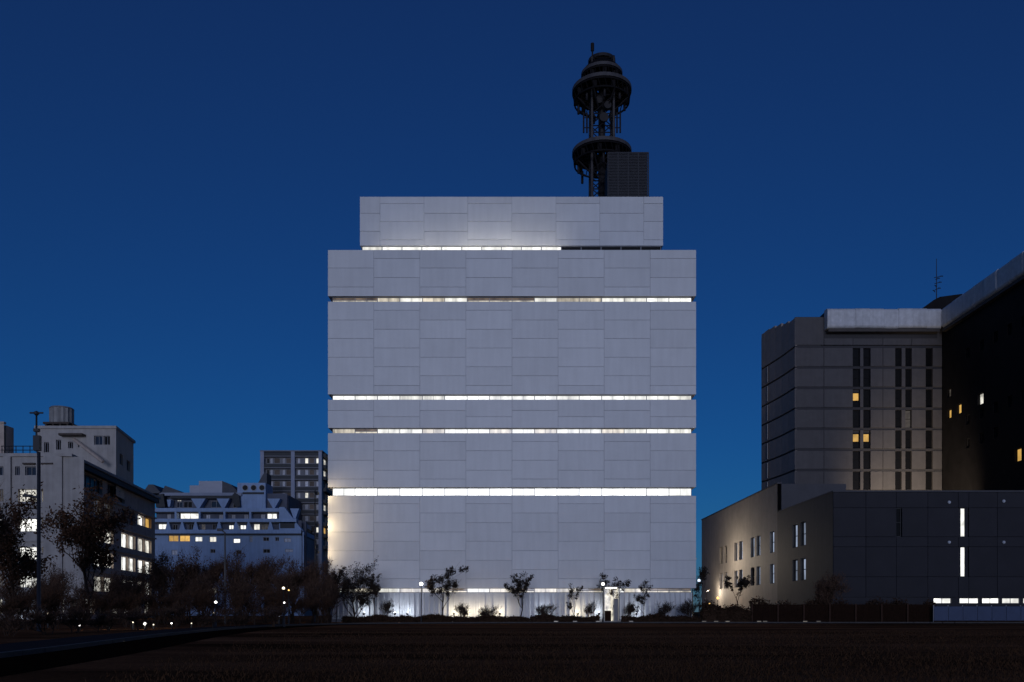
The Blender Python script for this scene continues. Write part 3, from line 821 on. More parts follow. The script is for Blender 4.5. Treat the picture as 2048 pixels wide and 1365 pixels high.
for zz in (16.9, 13.4, 9.9, 6.4):
    slab('ledge', .05, LA, .003, .28, zz, zz+.22, M['concrete'])
wbox('parapet', x0f, ca.x+.05, AY-.25, AY+.35, ztA+.003, ztA+.4, M['concrete'], A)
wbox('corner_pier', ca.x-2.6, ca.x-.3, AY-.3, AY-.004, 0, ztA, M['concrete'], A)
wbox('left_pier', px(10, AY), px(24, AY), AY-.35, AY-.004, 0, ztA, M['concrete'], A)
for zz in (13.2, 9.7, 6.2):
    wbox('ledge', px(-60, AY), px(108, AY), AY-.22, AY-.005, zz, zz+.18, M['concrete'], A)
for k, p in enumerate((50, 87)):
    wbox('window_hood', px(p-2, AY), px(p+22, AY), AY-.4, AY-.006, 19.3, 19.5, M['brown_trim'], A)
# penthouse: two storeys set back, right end face
PY = 128.0
pxl, pxr = px(73, PY), px(232, PY); zp0, zp1 = ztA-.3, pz(858, PY)
pw = []
for (a, b_, r0, r1, m_) in ((88, 98, 885, 905, 'glass_dark'), (112, 122, 880, 900, 'glass_dark'), (136, 146, 884, 897, 'glass_dark'), (188, 205, 872, 890, 'glass_sky'), (207, 220, 872, 890, 'glass_dark'), (156, 164, 885, 895, 'win_blue')):
    pw.append((px(a, PY)-pxl, px(b_, PY)-pxl, pz(r1, PY), pz(r0, PY), M[m_], 1, 0))
facade(A, 'penthouse_wall', (pxl, PY), (1, 0), pxr-pxl, zp0, zp1, pw, M['concrete'], .3, M['frame_grey'], .07)
pe = Vector((pxr, PY)); pf_ = Vector((px(267, 139), 139.0)); uP = pf_-pe; LP = uP.length
facade(A, 'penthouse_end_wall', pe, uP, LP, zp0-2, zp1, [(LP*.2, LP*.38, zp0+3.0, zp0+4.6, M['glass_dark'], 0, 0), (LP*.6, LP*.8, zp0+2.8, zp0+4.4, M['glass_dark'], 0, 0)], M['end_wall'], .3, M['frame_grey'], .07)
MB().plan([(pxl, PY+.8), (pxr-.7, PY+.8), (pf_.x-.7, pf_.y), (pxl, pf_.y)], zp0, zp1-.1).build('penthouse_core', M['concrete_citylit'], A)
MB().plan([(pxl-.2, PY-.25), (pxr+.15, PY-.25), (pf_.x+.25, pf_.y+.2), (pxl-.2, pf_.y+.2)], zp1+.002, zp1+.4).build('penthouse_roof', M['concrete'], A)
wbox('canopy', px(125, PY), px(172, PY), PY-1.2, PY-.004, pz(874, PY), pz(870, PY), M['brown_trim'], A)
MB().plan([(pxl+1, PY-4), (pxr-3, PY-4), (pxr-3, PY-.01), (pxl+1, PY-.01)], zp0, zp0+2.0).build('roof_plant', M['concrete_citylit'], A)
MB().tube([(px(150, PY), PY-.3, pz(880, PY)), (px(222, PY), PY-2.5, pz(930, PY))], [.25, .25], 6).build('roof_duct', M['concrete_citylit'], A)
# roof railing at the left
for zz in (.7, 1.2, 1.7):
    MB().tube([(px(2, AY+2), AY+2, ztA+zz), (px(74, AY+2), AY+2, ztA+zz)], [.05, .05], 4).build('rail', M['pole'], A)
for k in range(6):
    X = px(4+k*14, AY+2)
    MB().tube([(X, AY+2, ztA), (X, AY+2, ztA+1.75)], [.06, .06], 4).build('rail_post', M['pole'], A)
# water tank
ty = PY+5; txc = px(123.5, ty); tr = 22.5*ty/F; zt0 = zp1+.4
tank = thing('water_tank', 'ribbed round water tank on the concrete penthouse roof', 'water tank', (txc, ty, zt0))
prof = []
zb_, zt_ = zt0+1.35, pz(819, ty)
b = MB(); ns = 32
ring0 = len(b.v)
for z in (zb_, zt_):
    for k in range(ns):
        r_ = tr*(1.0 if k % 2 else .93); a = 2*math.pi*k/ns
        b.v.append((txc+r_*math.cos(a), ty+r_*math.sin(a), z))
for k in range(ns):
    j = (k+1) % ns; b.f.append((k, j, ns+j, ns+k))
b.f.append(tuple(range(ns, 2*ns))); b.f.append(tuple(reversed(range(ns))))
b.build('vessel', M['tank'], tank)
MB().lathe([(tr*1.02, zt_), (tr*.9, zt_+.22), (.3, zt_+.42), (.02, zt_+.45)], 24, (txc, ty)).build('lid', M['tank'], tank)
wbox('stand', txc-tr*1.15, txc+tr*1.15, ty-tr, ty+tr, zb_-.3, zb_-.01, M['brown_trim'], tank)
for sx in (-1, -.33, .33, 1):
    wbox('stand_leg', txc+sx*tr*.95-.12, txc+sx*tr*.95+.12, ty-tr*.9, ty-tr*.9+.25, zt0, zb_-.3, M['brown_trim'], tank)
MB().tube([(txc+tr*1.1, ty-tr*.5, zb_), (txc+tr*1.9, ty-tr*.5, zt0)], [.1, .1], 6).build('overflow_pipe', M['brown_trim'], tank)
# sliver of a neighbour at the frame edge
nb = thing('neighbour_building', 'dark building edge at the far left of the view behind the concrete block', 'building', (px(-20, 125), 125, 0))
facade(nb, 'wall', (px(-60, 125), 125), (1, 0), px(8, 125)-px(-60, 125), 0, pz(848, 125), [(1, 2.6, 25, 26.6, M['glass_dark'], 1, 0)], M['concrete_citylit'], .3)
wbox('core', px(-60, 125), px(7.5, 125), 125.6, 127.5, 0, pz(848, 125)-.1, M['concrete_citylit'], nb)
wbox('parapet', px(-60, 125)-.1, px(8.5, 125), 124.9, 125.5, pz(848, 125)+.002, pz(848, 125)+.3, M['concrete_citylit'], nb)

# ------------------------------------------------------------------ left middle: terraced blue-white building
TBY = 210.0
def bx_(p): return px(p, TBY)
def bz_(p): return pz(p, TBY)
B = thing('terraced_building', 'blue-white terraced building with long balcony bands and lit rooms', 'building', (bx_(450), TBY, 0))
def bbox(name, p0, p1, r0, r1, y0, y1, m): return wbox(name, bx_(p0), bx_(p1), TBY+y0, TBY+y1, bz_(r1), bz_(r0), m, B)
# floor 1 (top terrace)
def wrow(p0, p1, r_top, r_bot, setback, specs, wallm, name):
    o = bx_(p0)
    ws = [(bx_(a)-o, bx_(b_)-o, bz_(rb_), bz_(rt), M[m_], 1, 0) for a, b_, rt, rb_, m_ in specs]
    facade(B, name, (o, TBY+setback), (1, 0), bx_(p1)-o, bz_(r_bot), bz_(r_top), ws, wallm, .2, M['frame_grey'], .1)
bbox('core', 312, 566, 985, 1150, 5.2, 22, M['shade_wall'])
bbox('core', 300, 604, 1040, 1160, 4.2, 5.15, M['shade_wall'])
wrow(304, 566, 983, 1018, 4.0, [(340, 352, 1000, 1012, 'glass_sky'), (354, 372, 999, 1012, 'glass_dark'), (410, 432, 998, 1012, 'glass_sky'), (455, 470, 998, 1012, 'glass_dark'), (498, 520, 998, 1013, 'glass_sky'), (341, 350, 996, 999, 'win_cream')], M['shade_wall'], 'terrace_wall')
wrow(304, 572, 1018, 1040, 2.6, [(325, 333, 1026, 1037, 'curtain'), (340, 347, 1026, 1037, 'curtain'), (352, 392, 1024.5, 1036, 'win_white'), (404, 413, 1027, 1037, 'curtain'), (430, 439, 1027, 1037, 'curtain'), (456, 464, 1027, 1037, 'curtain'), (481, 490, 1027, 1037, 'curtain'), (515, 524, 1026, 1037, 'curtain'), (528, 548, 1025, 1036, 'win_white'), (373, 376, 1040.2, 1040.1, 'curtain')][:-1], M['shade_wall'], 'gallery_wall')
wrow(300, 600, 1040, 1064, 1.6, [(311, 328, 1047, 1058, 'win_white'), (340, 350, 1048, 1060, 'glass_dark'), (372, 382, 1047, 1060, 'glass_dark'), (398, 406, 1047, 1060, 'win_dim'), (420, 430, 1047, 1060, 'glass_dark'), (453, 463, 1049, 1058, 'win_white'), (476, 488, 1049, 1058, 'win_white'), (503, 516, 1047, 1060, 'win_cream'), (518, 534, 1046, 1060, 'win_dim'), (560, 586, 1047, 1056, 'glass_dark')], M['shade_wall'], 'gallery_wall')
wrow(300, 606, 1064, 1232, .9, [(334, 354, 1070.5, 1083, 'win_amber'), (356, 377, 1070.5, 1083, 'win_amber'), (387, 402, 1073, 1083, 'win_white'), (416, 430, 1073, 1084, 'win_cream'), (464, 478, 1077, 1086, 'win_white'), (497, 503, 1072, 1084, 'curtain'), (524, 536, 1074, 1082, 'glass_dark'), (548, 556, 1074, 1082, 'glass_dark'), (566, 580, 1076, 1084, 'curtain'), (524, 538, 1098, 1106, 'glass_dark'), (568, 584, 1098, 1104, 'curtain'), (418, 428, 1098, 1106, 'glass_dark'), (470, 480, 1100, 1108, 'glass_dark'), (340, 352, 1100, 1110, 'curtain'), (350, 372, 1150, 1162, 'win_cream'), (412, 430, 1176, 1188, 'win_cream'), (500, 520, 1160, 1170, 'win_dim'), (560, 580, 1170, 1184, 'win_cream')], M['pale_band'], 'lower_wall')
# balcony bands, proud of the walls
bbox('balcony_band', 306, 566, 1015.7, 1023, .9, 3.9, M['pale_band'])
bbox('balcony_band', 303, 592, 1037.5, 1044, .3, 2.5, M['pale_band'])
bbox('balcony_band', 299, 603, 1060, 1067.5, -.3, 1.5, M['pale_band'])
bbox('gutter', 300, 603, 1067.6, 1070, -.1, 1.3, M['balcony_dark'])
bbox('gutter', 304, 566, 1023.1, 1025, 1.2, 2.5, M['balcony_dark'])
bbox('gutter', 303, 590, 1044.1, 1046.5, .6, 1.5, M['balcony_dark'])
bbox('roof_slab', 312, 478, 983.5, 989.5, 2.0, 12, M['apart_pier'])
bbox('roof_fascia', 333, 470, 989.6, 995, 2.3, 4.0, M['balcony_dark'])
# V-shaped fins under the roof and piers between rooms
for p, r0, r1, w_ in ((333, 998, 1012, 8), (392, 996, 1016, 29), (442, 996, 1016, 26), (544, 996, 1015, 26), (586, 1016, 1036, 18)):
    MB().prism([(bx_(p-w_/2), bz_(r0)), (bx_(p-2), bz_(r1)), (bx_(p+2), bz_(r1)), (bx_(p+w_/2), bz_(r0))], TBY+1.5, TBY+3.6).build('v_fin', M['pale_band'], B)
for p in (348, 396, 446, 498):
    bbox('pier', p-2, p+2, 1023, 1037.5, .95, 2.55, M['pale_band'])
for p in (335, 363, 390, 437, 471, 496, 540):
    MB().prism([(bx_(p-1.5), bz_(1044)), (bx_(p-6), bz_(1060)), (bx_(p+6), bz_(1060)), (bx_(p+1.5), bz_(1044))], TBY+.35, TBY+1.55).build('splayed_pier', M['pale_band'], B)
# right end stepping down and turning away
MB().prism([(bx_(557), bz_(1014)), (bx_(567), bz_(1014)), (bx_(592), bz_(1046)), (bx_(605), bz_(1062)), (bx_(557), bz_(1062))], TBY+.6, TBY+2.4).build('sloping_gable', M['pale_band'], B)
bbox('gable_slot', 559, 588, 1046.5, 1056.5, .5, .8, M['balcony_dark'])
rl = [(603, 1060, 0), (622, 1066, 12), (650, 1080, 34)]
for (p0, r0, y0), (p1, r1, y1) in zip(rl, rl[1:]):
    x0_, x1_ = px(p0, TBY+y0), px(p1, TBY+y1)
    za = bz_(1060)
    MB().plan([(x0_, TBY+y0-.3), (x1_, TBY+y1-.3), (x1_, TBY+y1+1.2), (x0_, TBY+y0+1.2)], za-1.0, za).build('balcony_band', M['pale_band'], B)
    MB().plan([(x0_, TBY+y0-.2), (x1_, TBY+y1-.2), (x1_, TBY+y1+1.0), (x0_, TBY+y0+1.0)], za-1.5, za-1.01).build('gutter', M['brown_trim'], B)
    MB().plan([(x0_, TBY+y0+.2), (x1_, TBY+y1+.2), (x1_, TBY+y1+2.2), (x0_, TBY+y0+2.2)], 0, za-1.52).build('end_wall', M['apart_wall'], B)
    MB().plan([(x0_-1.2, TBY+y0+.6), (x1_-1.2, TBY+y1+.6), (x1_-1.2, TBY+y1+1.6), (x0_-1.2, TBY+y0+1.6)], za+1.6, za+2.6).build('balcony_band', M['pale_band'], B)
    MB().plan([(x0_-1.2, TBY+y0+.9), (x1_-1.2, TBY+y1+.9), (x1_-1.2, TBY+y1+1.7), (x0_-1.2, TBY+y0+1.7)], za+.02, za+1.58).build('end_recess', M['balcony_dark'], B)
# roof blocks
bbox('stair_tower', 361, 381, 964, 984, 6, 12, M['pale_block'])
bbox('stair_tower', 381, 429, 955.5, 984, 5.6, 13, M['pale_block'])
MB().prism([(bx_(429.3), bz_(955.5)), (bx_(446), bz_(962)), (bx_(466), bz_(983)), (bx_(429.3), bz_(984))], TBY+5.8, TBY+12).build('sloping_roof', M['tile_roof'], B)
MB().prism([(bx_(278), bz_(984)), (bx_(290), bz_(967)), (bx_(300), bz_(967)), (bx_(316), bz_(985))], TBY+2, TBY+9).build('sloping_roof', M['tile_roof'], B)
MB().prism([(bx_(312), bz_(984)), (bx_(320), bz_(968)), (bx_(345), bz_(977)), (bx_(358), bz_(985))], TBY+3, TBY+9).build('sloping_roof', M['tile_roof'], B)
MB().prism([(bx_(306), bz_(990)), (bx_(322), bz_(986)), (bx_(326), bz_(1013)), (bx_(308), bz_(1014))], TBY+1.2, TBY+2.4).build('dark_gable', M['balcony_dark'], B)
MB().prism([(bx_(461), bz_(990)), (bx_(466), bz_(984)), (bx_(475), bz_(990)), (bx_(477), bz_(1012)), (bx_(470), bz_(1014)), (bx_(462), bz_(1004))], TBY+1.2, TBY+1.9).build('dark_gable', M['balcony_dark'], B)
bbox('porthole_block', 468, 525, 963, 1016, 2.6, 9, M['pale_band'])
for p in (484, 501, 518):
    c = (bx_(p), bz_(973))
    MB().tube([(c[0], TBY+2.59, c[1]), (c[0], TBY+2.45, c[1])], [.62, .62], 16).build('porthole', M['glass_dark'], B)
    MB().lathe([(.62, 0), (.74, 0), (.74, .16), (.62, .16)], 16).build('porthole_rim', M['frame_grey'], B, world=False, loc=(c[0]-B.location.x, 2.595, c[1])).rotation_euler = (math.radians(90), 0, 0)
bbox('dark_ledge', 479, 522, 982, 986, 2.4, 2.59, M['balcony_dark'])
MB().prism([(bx_(503), bz_(962)), (bx_(517), bz_(938)), (bx_(522), bz_(940)), (bx_(522), bz_(962))], TBY+5, TBY+9).build('sloping_roof', M['tile_roof'], B)

# ------------------------------------------------------------------ apartment block behind
CY = 228.0
def cx_(p): return px(p, CY)
def cz_(p): return pz(p, CY)
Cb = thing('apartment_block', 'tall apartment block with stacked dark balconies left of the white building', 'apartment block', (cx_(580), CY, 0))
zt = cz_(903.5)
floors = [905 + 23.2*k for k in range(9)]
cwin = []
xo = cx_(521)
xr = cx_(643)
Lw = {(0, 5): 'win_cream', (0, 8): 'win_white', (3, 5): 'win_cream', (6, 8): 'win_cream', (5, 8): 'curtain'}
cols = [(530, 536), (536.7, 542.5), (545, 557), (561.5, 567.5), (569, 580), (592, 598), (607, 614), (616, 626), (629.5, 636)]
colm = ['glass_dark', 'curtain', 'brown_blind', 'curtain', 'brown_blind', 'curtain', 'curtain', 'brown_blind', 'curtain']
for f, r_ in enumerate(floors):
    for c_, (a, b_) in enumerate(cols):
        m_ = Lw.get((f, c_-0)) if c_ != 6 else Lw.get((f, 5))
        if c_ == 5: m_ = None
        if m_ is None: m_ = colm[c_]
        cwin.append((cx_(a)-xo, cx_(b_)-xo, cz_(r_+20.5), cz_(r_+9.5), M[m_], 0, 0))
facade(Cb, 'front_wall', (xo, CY+1.4), (1, 0), xr-xo, 0, zt, cwin, M['apart_wall'], .2, M['frame_grey'], .08)
wbox('core', xo+.1, xr-.8, CY+2.2, CY+15.9, 0, zt-.1, M['apart_wall'], Cb)
for a, b_ in ((520.5, 528), (582, 589.5), (637, 643.5)):
    wbox('pier', cx_(a), cx_(b_), CY-.1, CY+1.39, 0, zt, M['apart_pier'], Cb)
wbox('roof_slab', cx_(520), xr+.3, CY-.15, CY+16, zt+.002, zt+.3, M['apart_wall'], Cb)
for f, r_ in enumerate(floors):
    for a, b_ in ((528.3, 581.7), (589.8, 636.7)):
        wbox('balcony_rail', cx_(a), cx_(b_), CY, CY+.12, cz_(r_+6.5), cz_(r_), M['balcony_dark'], Cb)
        wbox('balcony_slab', cx_(a), cx_(b_), CY+.13, CY+1.38, cz_(r_+8.4), cz_(r_+6.6), M['apart_wall'], Cb)
sw = []
for f, r_ in enumerate(floors):
    m_ = 'win_cream' if f in (0, 1, 4) else ('win_amber' if f == 6 else 'glass_dark')
    zc = cz_(r_+21)
    sw.append((1.2, 4.6, zc, zc+1.6, M[m_], 1, 0)); sw.append((6.5, 10.5, zc, zc+1.6, M['glass_dark' if f % 2 else 'win_dim'], 1, 0))
facade(Cb, 'side_wall', (xr, CY+1.4), (0, 1), 14.5, 0, zt, sw, M['apart_wall'], .2, M['frame_grey'], .08)
for f, r_ in enumerate(floors):
    wbox('balcony_rail', xr+.003, xr+.9, CY+1.6, CY+15, cz_(r_+7), cz_(r_), M['balcony_dark'], Cb)

# ------------------------------------------------------------------ trees and shrubs
def rvec(r): 
    while True:
        v = Vector((r.uniform(-1, 1), r.uniform(-1, 1), r.uniform(-1, 1)))
        if .01 < v.length < 1: return v.normalized()

def make_tree(name, label, X, Y, H, spread, seed, style, group, cat='tree', leafm='leaf_brown', dens=1.0, lean=0.0):
    r = random.Random(seed)
    t = thing(name, label, cat, (X, Y, 0), group)
    tr, cr = MB(), MB()
    tips = []
    if style == 'young':   P = dict(lv=3, first=.42, kids=(3, 4), up=.55, ratio=.62, r0=.010)
    elif style == 'dense': P = dict(lv=4, first=.1, kids=(4, 5), up=.35, ratio=.66, r0=.016)
    elif style == 'shrub': P = dict(lv=3, first=.05, kids=(4, 6), up=.55, ratio=.70, r0=.012)
    else:                  P = dict(lv=4, first=.10, kids=(3, 5), up=.62, ratio=.66, r0=.012)
    def grow(p, d, L, rad, lv):
        pts = [p]; n = 4 if lv < 2 else 3; q = p.copy(); dd = d.copy()
        for k in range(n):
            dd = (dd + rvec(r)*(.16 if lv == 0 else .26) + Vector((0, 0, .06 if lv else 0))).normalized()
            q = q + dd*(L/n); pts.append(q.copy())
        rads = [max(.006, rad*(1-.6*k/n)) for k in range(n+1)]
        tr.tube(pts, rads, 6 if lv == 0 else (4 if lv == 1 else 3), False)
        if lv >= P['lv']-1: tips.append((pts[-1], dd, L)); tips.append((pts[-2], dd, L))
        if lv >= P['lv']: return
        nk = r.randint(*P['kids']) + (4 if style == 'dense' and lv == 0 else 0)
        for k in range(nk):
            f = 1.0 if k == 0 else r.uniform(.16 if style == 'dense' and lv == 0 else .35, 1.0)
            i = min(n-1, int(f*n)); base = pts[i].lerp(pts[i+1], f*n-i) if i < n else pts[-1]
            a = 2*math.pi*(k/nk) + r.uniform(-.5, .5)
            hor = Vector((math.cos(a), math.sin(a), 0))
            sp = r.uniform(.6, 1.15)*(spread/H)*2.1
            nd = (dd*P['up']*(1.3 if k == 0 else .7) + hor*sp*.55 + Vector((0, 0, r.uniform(.05, .45)))).normalized()
            grow(base, nd, L*P['ratio']*r.uniform(.75, 1.15), rads[i]*.68, lv+1)
    d0 = Vector((lean + r.uniform(-.06, .06), r.uniform(-.05, .05), 1)).normalized()
    stems = 1 if style in ('young', 'dense') else (r.randint(3, 5))
    L0 = H*(.42 if style == 'young' else .46 if style == 'dense' else .34)
    for s_ in range(stems):
        dd = d0 if stems == 1 else (d0 + Vector((r.uniform(-.5, .5), r.uniform(-.5, .5), 0))*(.9*spread/H*1.6)).normalized()
        grow(Vector((r.uniform(-.2, .2)*(stems > 1), r.uniform(-.2, .2)*(stems > 1), -.05)), dd, L0*r.uniform(.85, 1.1), H*P['r0'], 0)
    zcut = .4*max(q[2] for q in tr.v)
    hi = [v for v in tr.v if v[2] > zcut]
    ox, oy = sum(v[0] for v in hi)/len(hi), sum(v[1] for v in hi)/len(hi); mz_ = sum(v[2] for v in hi)/len(hi)
    tr.v = [(x-ox*max(0, z)/mz_, y-oy*max(0, z)/mz_, z) for x, y, z in tr.v]     # crown balanced over its trunk
    tips = [(Vector((p.x-ox*p.z/mz_, p.y-oy*p.z/mz_, p.z)), d, L) for p, d, L in tips]
    # scale the skeleton into the height and spread asked for
    mx_z = max(v[2] for v in tr.v); hr = sorted(max(abs(v[0]), abs(v[1])) for v in tr.v)[int(len(tr.v)*.98)]
    sz = H*.95/mx_z; sx = min(2.2, max(.35, spread*.92/hr))
    tr.v = [(x*sx, y*sx, z*sz) for x, y, z in tr.v]
    tips = [(Vector((p.x*sx, p.y*sx, p.z*sz)), d, L) for p, d, L in tips]
    if style in ('young', 'dense'):
        if style == 'young': r.shuffle(tips)
        keep = tips[:int(len(tips)*(.55 if style == 'young' else .9))]
        tot = int((2600 if style == 'young' else 6500)*dens); per = max(4, tot//max(1, len(keep)))
        for p, d, L in keep:
            cs = H*r.uniform(.03, .075) if style == 'young' else H*r.uniform(.03, .06)
            for k in range(per):
                c = p + rvec(r)*cs*r.random()**.5*Vector((1, 1, .8)).length/1.6
                s_ = H*r.uniform(.007, .014)*(1 if style == 'young' else .75); a, b_ = rvec(r), rvec(r)
                b_ = a.cross(b_).normalized()
                cr.quad(c-a*s_*1.5, c+b_*s_*.7, c+a*s_*1.5, c-b_*s_*.7)
    else:
        tot = int((6500 if style == 'twiggy' else 3200)*dens); per = max(3, tot//max(1, len(tips)))
        for p, d, L in tips:
            for k in range(per):
                c = p + rvec(r)*H*.06*r.random()
                if r.random() < .55:                      # fine twig
                    e = (d + rvec(r)*.8 + Vector((0, 0, .35))).normalized()*H*r.uniform(.04, .11); w = rvec(r)*.007*(1+H*.08)
                    cr.tri(c-w, c+w, c+e)
                else:                                     # clinging leaf
                    s_ = H*r.uniform(.006, .013); a = rvec(r); b_ = a.cross(rvec(r)).normalized()
                    cr.quad(c-a*s_*1.3, c+b_*s_*.7, c+a*s_*1.3, c-b_*s_*.7)
    zm = min(v[2] for v in cr.v)
    cr.v = [(x, y, max(z, .03)) for x, y, z in cr.v]
    tr.build('trunk', M['bark'], t, True, world=False)
    cr.build('crown', M[leafm], t, world=False)
    return t

GY = 'young trees in front of the white building'
for i, (p, Y, top, w_, st, dn, lb, lm) in enumerate([
    (708, 78.8, 1112, 42, 'dense', .75, 'dark bushy tree at the left end of the white facade', 'leaf_dark'),
    (748, 79.6, 1146, 24, 'young', .9, 'small leaning tree right of the dark bushy tree', 'leaf_dark'),
    (672, 79.4, 1128, 16, 'young', .5, 'slender twiggy tree at the left corner of the white building', 'leaf_dark'),
    (886, 79.0, 1118, 40, 'young', 1.0, 'tallest open forked young tree beside the left globe lamp', 'leaf_dark'),
    (1041, 79.2, 1144, 36, 'young', 1.1, 'clumpy young tree near the middle of the white facade', 'leaf_dark'),
    (1147, 79.8, 1167, 18, 'young', .6, 'thin low sapling between the middle tree and the lit booth', 'leaf_dark'),
    (1226, 81.2, 1146, 34, 'young', 1.1, 'forked young tree rising behind the lit entrance booth', 'leaf_dark'),
    (1286, 79.7, 1159, 20, 'young', .6, 'thin young tree right of the lit entrance booth', 'leaf_dark'),
    (1478, 96.0, 1146, 34, 'young', 1.0, 'young tree in front of the warm lit podium side wall', 'leaf_dark'),
    (1402, 90.0, 1128, 12, 'young', .5, 'narrow sapling at the right corner of the white building', 'leaf_dark'),
    (1655, 83.5, 1138, 34, 'twiggy', .5, 'bare twiggy tree against the dark podium wall', 'twig_brown'),
]):
    make_tree('young_tree', lb, px(p, Y), Y, pz(top, Y), w_*Y/F, 100+i, st, GY, 'tree', lm, dn)

GL = 'trees along the left edge of the field'
for i, (p, Y, top, w_, st, dn, lb, lm) in enumerate([
    (176, 62, 955, 76, 'dense', .6, 'tall dark oval tree in front of the concrete block', 'leaf_brown'),
    (22, 52, 962, 62, 'dense', .25, 'leafy tree at the left edge of the view', 'leaf_brown'),
    (-30, 47, 930, 60, 'twiggy', 1.0, 'tree cut off by the left edge of the view', 'twig_brown'),
    (98, 70, 1120, 36, 'twiggy', .9, 'low bare tree between the tall lamp pole and the oval tree', 'twig_brown'),
    (250, 72, 1135, 44, 'twiggy', .8, 'low bare tree right of the tall oval tree', 'twig_brown'),
    (318, 74, 1098, 34, 'twiggy', .9, 'bare tree under the right end of the concrete block', 'twig_brown'),
    (372, 73, 1082, 40, 'twiggy', 1.3, 'tallest brown bare tree below the amber windows', 'twig_brown'),
    (425, 76, 1096, 34, 'twiggy', 1.2, 'brown bare tree just left of the thin grey post', 'twig_brown'),
    (478, 74, 1090, 38, 'twiggy', 1.3, 'brown bare tree just right of the thin grey post', 'twig_brown'),
    (530, 75, 1103, 36, 'twiggy', 1.3, 'brown bare tree below the sloping gable', 'twig_brown'),
    (580, 76, 1116, 36, 'twiggy', 1.3, 'brown bare tree behind the twin garden lights', 'twig_brown'),
    (626, 77, 1112, 34, 'twiggy', 1.3, 'brown bare tree below the apartment block', 'twig_brown'),
    (660, 78, 1142, 26, 'twiggy', 1.1, 'last bare tree of the thicket next to the white facade', 'twig_brown'),
]):
    make_tree('thicket_tree' if st == 'twiggy' else 'garden_tree', lb, px(p, Y), Y, pz(top, Y), w_*Y/F, 200+i, st, GL, 'tree', lm, dn)

# dark shrubs along the left path
GS = 'shrubs between the left path and the thicket'
places = ['at the left edge of the view', 'left of the tall lamp pole', 'at the foot of the tall lamp pole', 'left below the oval tree', 'right below the oval tree',
          'left of the brightest garden light', 'behind the brightest garden light', 'right of the brightest garden light', 'left below the thin grey post', 'right below the thin grey post',
          'below the sloping gable', 'in front of the twin garden lights', 'below the apartment block', 'by the corner of the white facade']
for i, lb in enumerate(places):
    p = 8 + i*49.5; Y = 47 + 1.75*i
    make_tree('dark_shrub', 'dark rounded shrub ' + lb, px(p, Y), Y, pz(1186 - (i % 3)*9 + (4 if i > 9 else 0), Y), 36*Y/F, 300+i, 'shrub', GS, 'shrub', 'leaf_brown', 1.5)
places2 = ['near the left edge of the view', 'beside the tall lamp pole', 'under the oval tree', 'under the low bare tree', 'under the amber windows', 'at the thin grey post', 'under the sloping gable', 'under the apartment block', 'closest to the white facade']
for i, lb in enumerate(places2):
    p = 30 + i*76; Y = 66 + i*.8
    make_tree('tall_shrub', 'tall brown shrub of the back row ' + lb, px(p, Y), Y, pz(1150 - (i % 2)*12, Y), 50*Y/F, 340+i, 'shrub', 'tall shrubs in the thicket', 'shrub', 'twig_brown', 2.0)

places3 = ['at the left edge', 'before the tall lamp pole', 'below the oval tree trunk', 'left of the brightest bollard', 'right of the brightest bollard', 'at the start of the bend', 'in the middle of the bend', 'at the end of the bend', 'nearest the far path']
for i, lb in enumerate(places3):
    p = 20 + i*66; Y = 36 + 2.6*i
    make_tree('path_side_shrub', 'low sparse twiggy shrub beside the left path ' + lb, px(p, Y), Y, pz(1214 - (i % 3)*7, Y), 42*Y/F, 360+i, 'shrub', 'sparse shrubs beside the left path', 'shrub', 'twig_brown', .7)
# low planting in front of the facade
fp = [(774, 1196, 'left of the left globe lamp'), (925, 1200, 'right of the forked tree'), (975, 1206, 'in the warm lit stretch of wall'),
      (1090, 1204, 'right of the middle tree'), (1180, 1200, 'left of the entrance booth'), (1262, 1200, 'right of the entrance booth'),
      (1330, 1198, 'right of the thin young tree'), (1376, 1194, 'at the right corner of the white building')]
for i, (p, top, lb) in enumerate(fp):
    Y = 81 + (i % 3)*.6
    make_tree('border_shrub', 'thin upright shrub before the white ground floor ' + lb, px(p, Y), Y, pz(top, Y), (15+(i % 4)*3)*Y/F, 400+i, 'shrub', 'shrubs before the ground floor', 'shrub', 'leaf_dark', .07)

def hedge(name, label, x0, x1, y0, y1, h, n, seed, leafm, group):
    t = thing(name, label, 'hedge', ((x0+x1)/2, (y0+y1)/2, 0), group); r = random.Random(seed)
    b = MB()
    for k in range(n):
        X = r.uniform(x0, x1); Y = r.uniform(y0, y1)
        hh = h*(.82 + .22*math.sin(X*1.7+seed) * math.sin(X*.63) + r.uniform(-.06, .2)*(r.random() < .3))
        c = Vector((X, Y, r.uniform(.05, 1)**.7*hh)); s_ = r.uniform(.04, .085)
        a = rvec(r); e = a.cross(rvec(r)).normalized()
        b.quad(c-a*s_*1.3, c+e*s_*.8, c+a*s_*1.3, c-e*s_*.8)
    b.build('foliage', M[leafm], t)
    s = MB()
    for k in range(int((x1-x0)/.35)):
        X = x0+.2+k*.35; s.tube([(X, (y0+y1)/2, 0), (X+r.uniform(-.1, .1), (y0+y1)/2+r.uniform(-.1, .1), h*.8)], [.025, .012], 3, False)
    o = s.build('stems', M['bark'], t); o['kind'] = 'stuff'
    wbox('inner_growth', x0+.1, x1-.1, y0+.25, y1-.25, 0.02, h*.66, M['hedge_leaf'], t)
    return t
gh = 'clipped hedges along the far path'
hx = [px(684, 79), px(800, 79), px(905, 79), px(1060, 79), px(1199, 79)]
for i, lb in enumerate(['left of the left globe lamp', 'around the left globe lamp and forked tree', 'along the warm lit wall to the middle tree', 'from the middle tree to the entrance booth']):
    hedge('low_hedge', 'low dark clipped hedge ' + lb, hx[i]+.03, hx[i+1]-.03, 78.5, 79.5, .66 + (.06 if i % 2 else 0), 4400, i, 'hedge_leaf', gh)
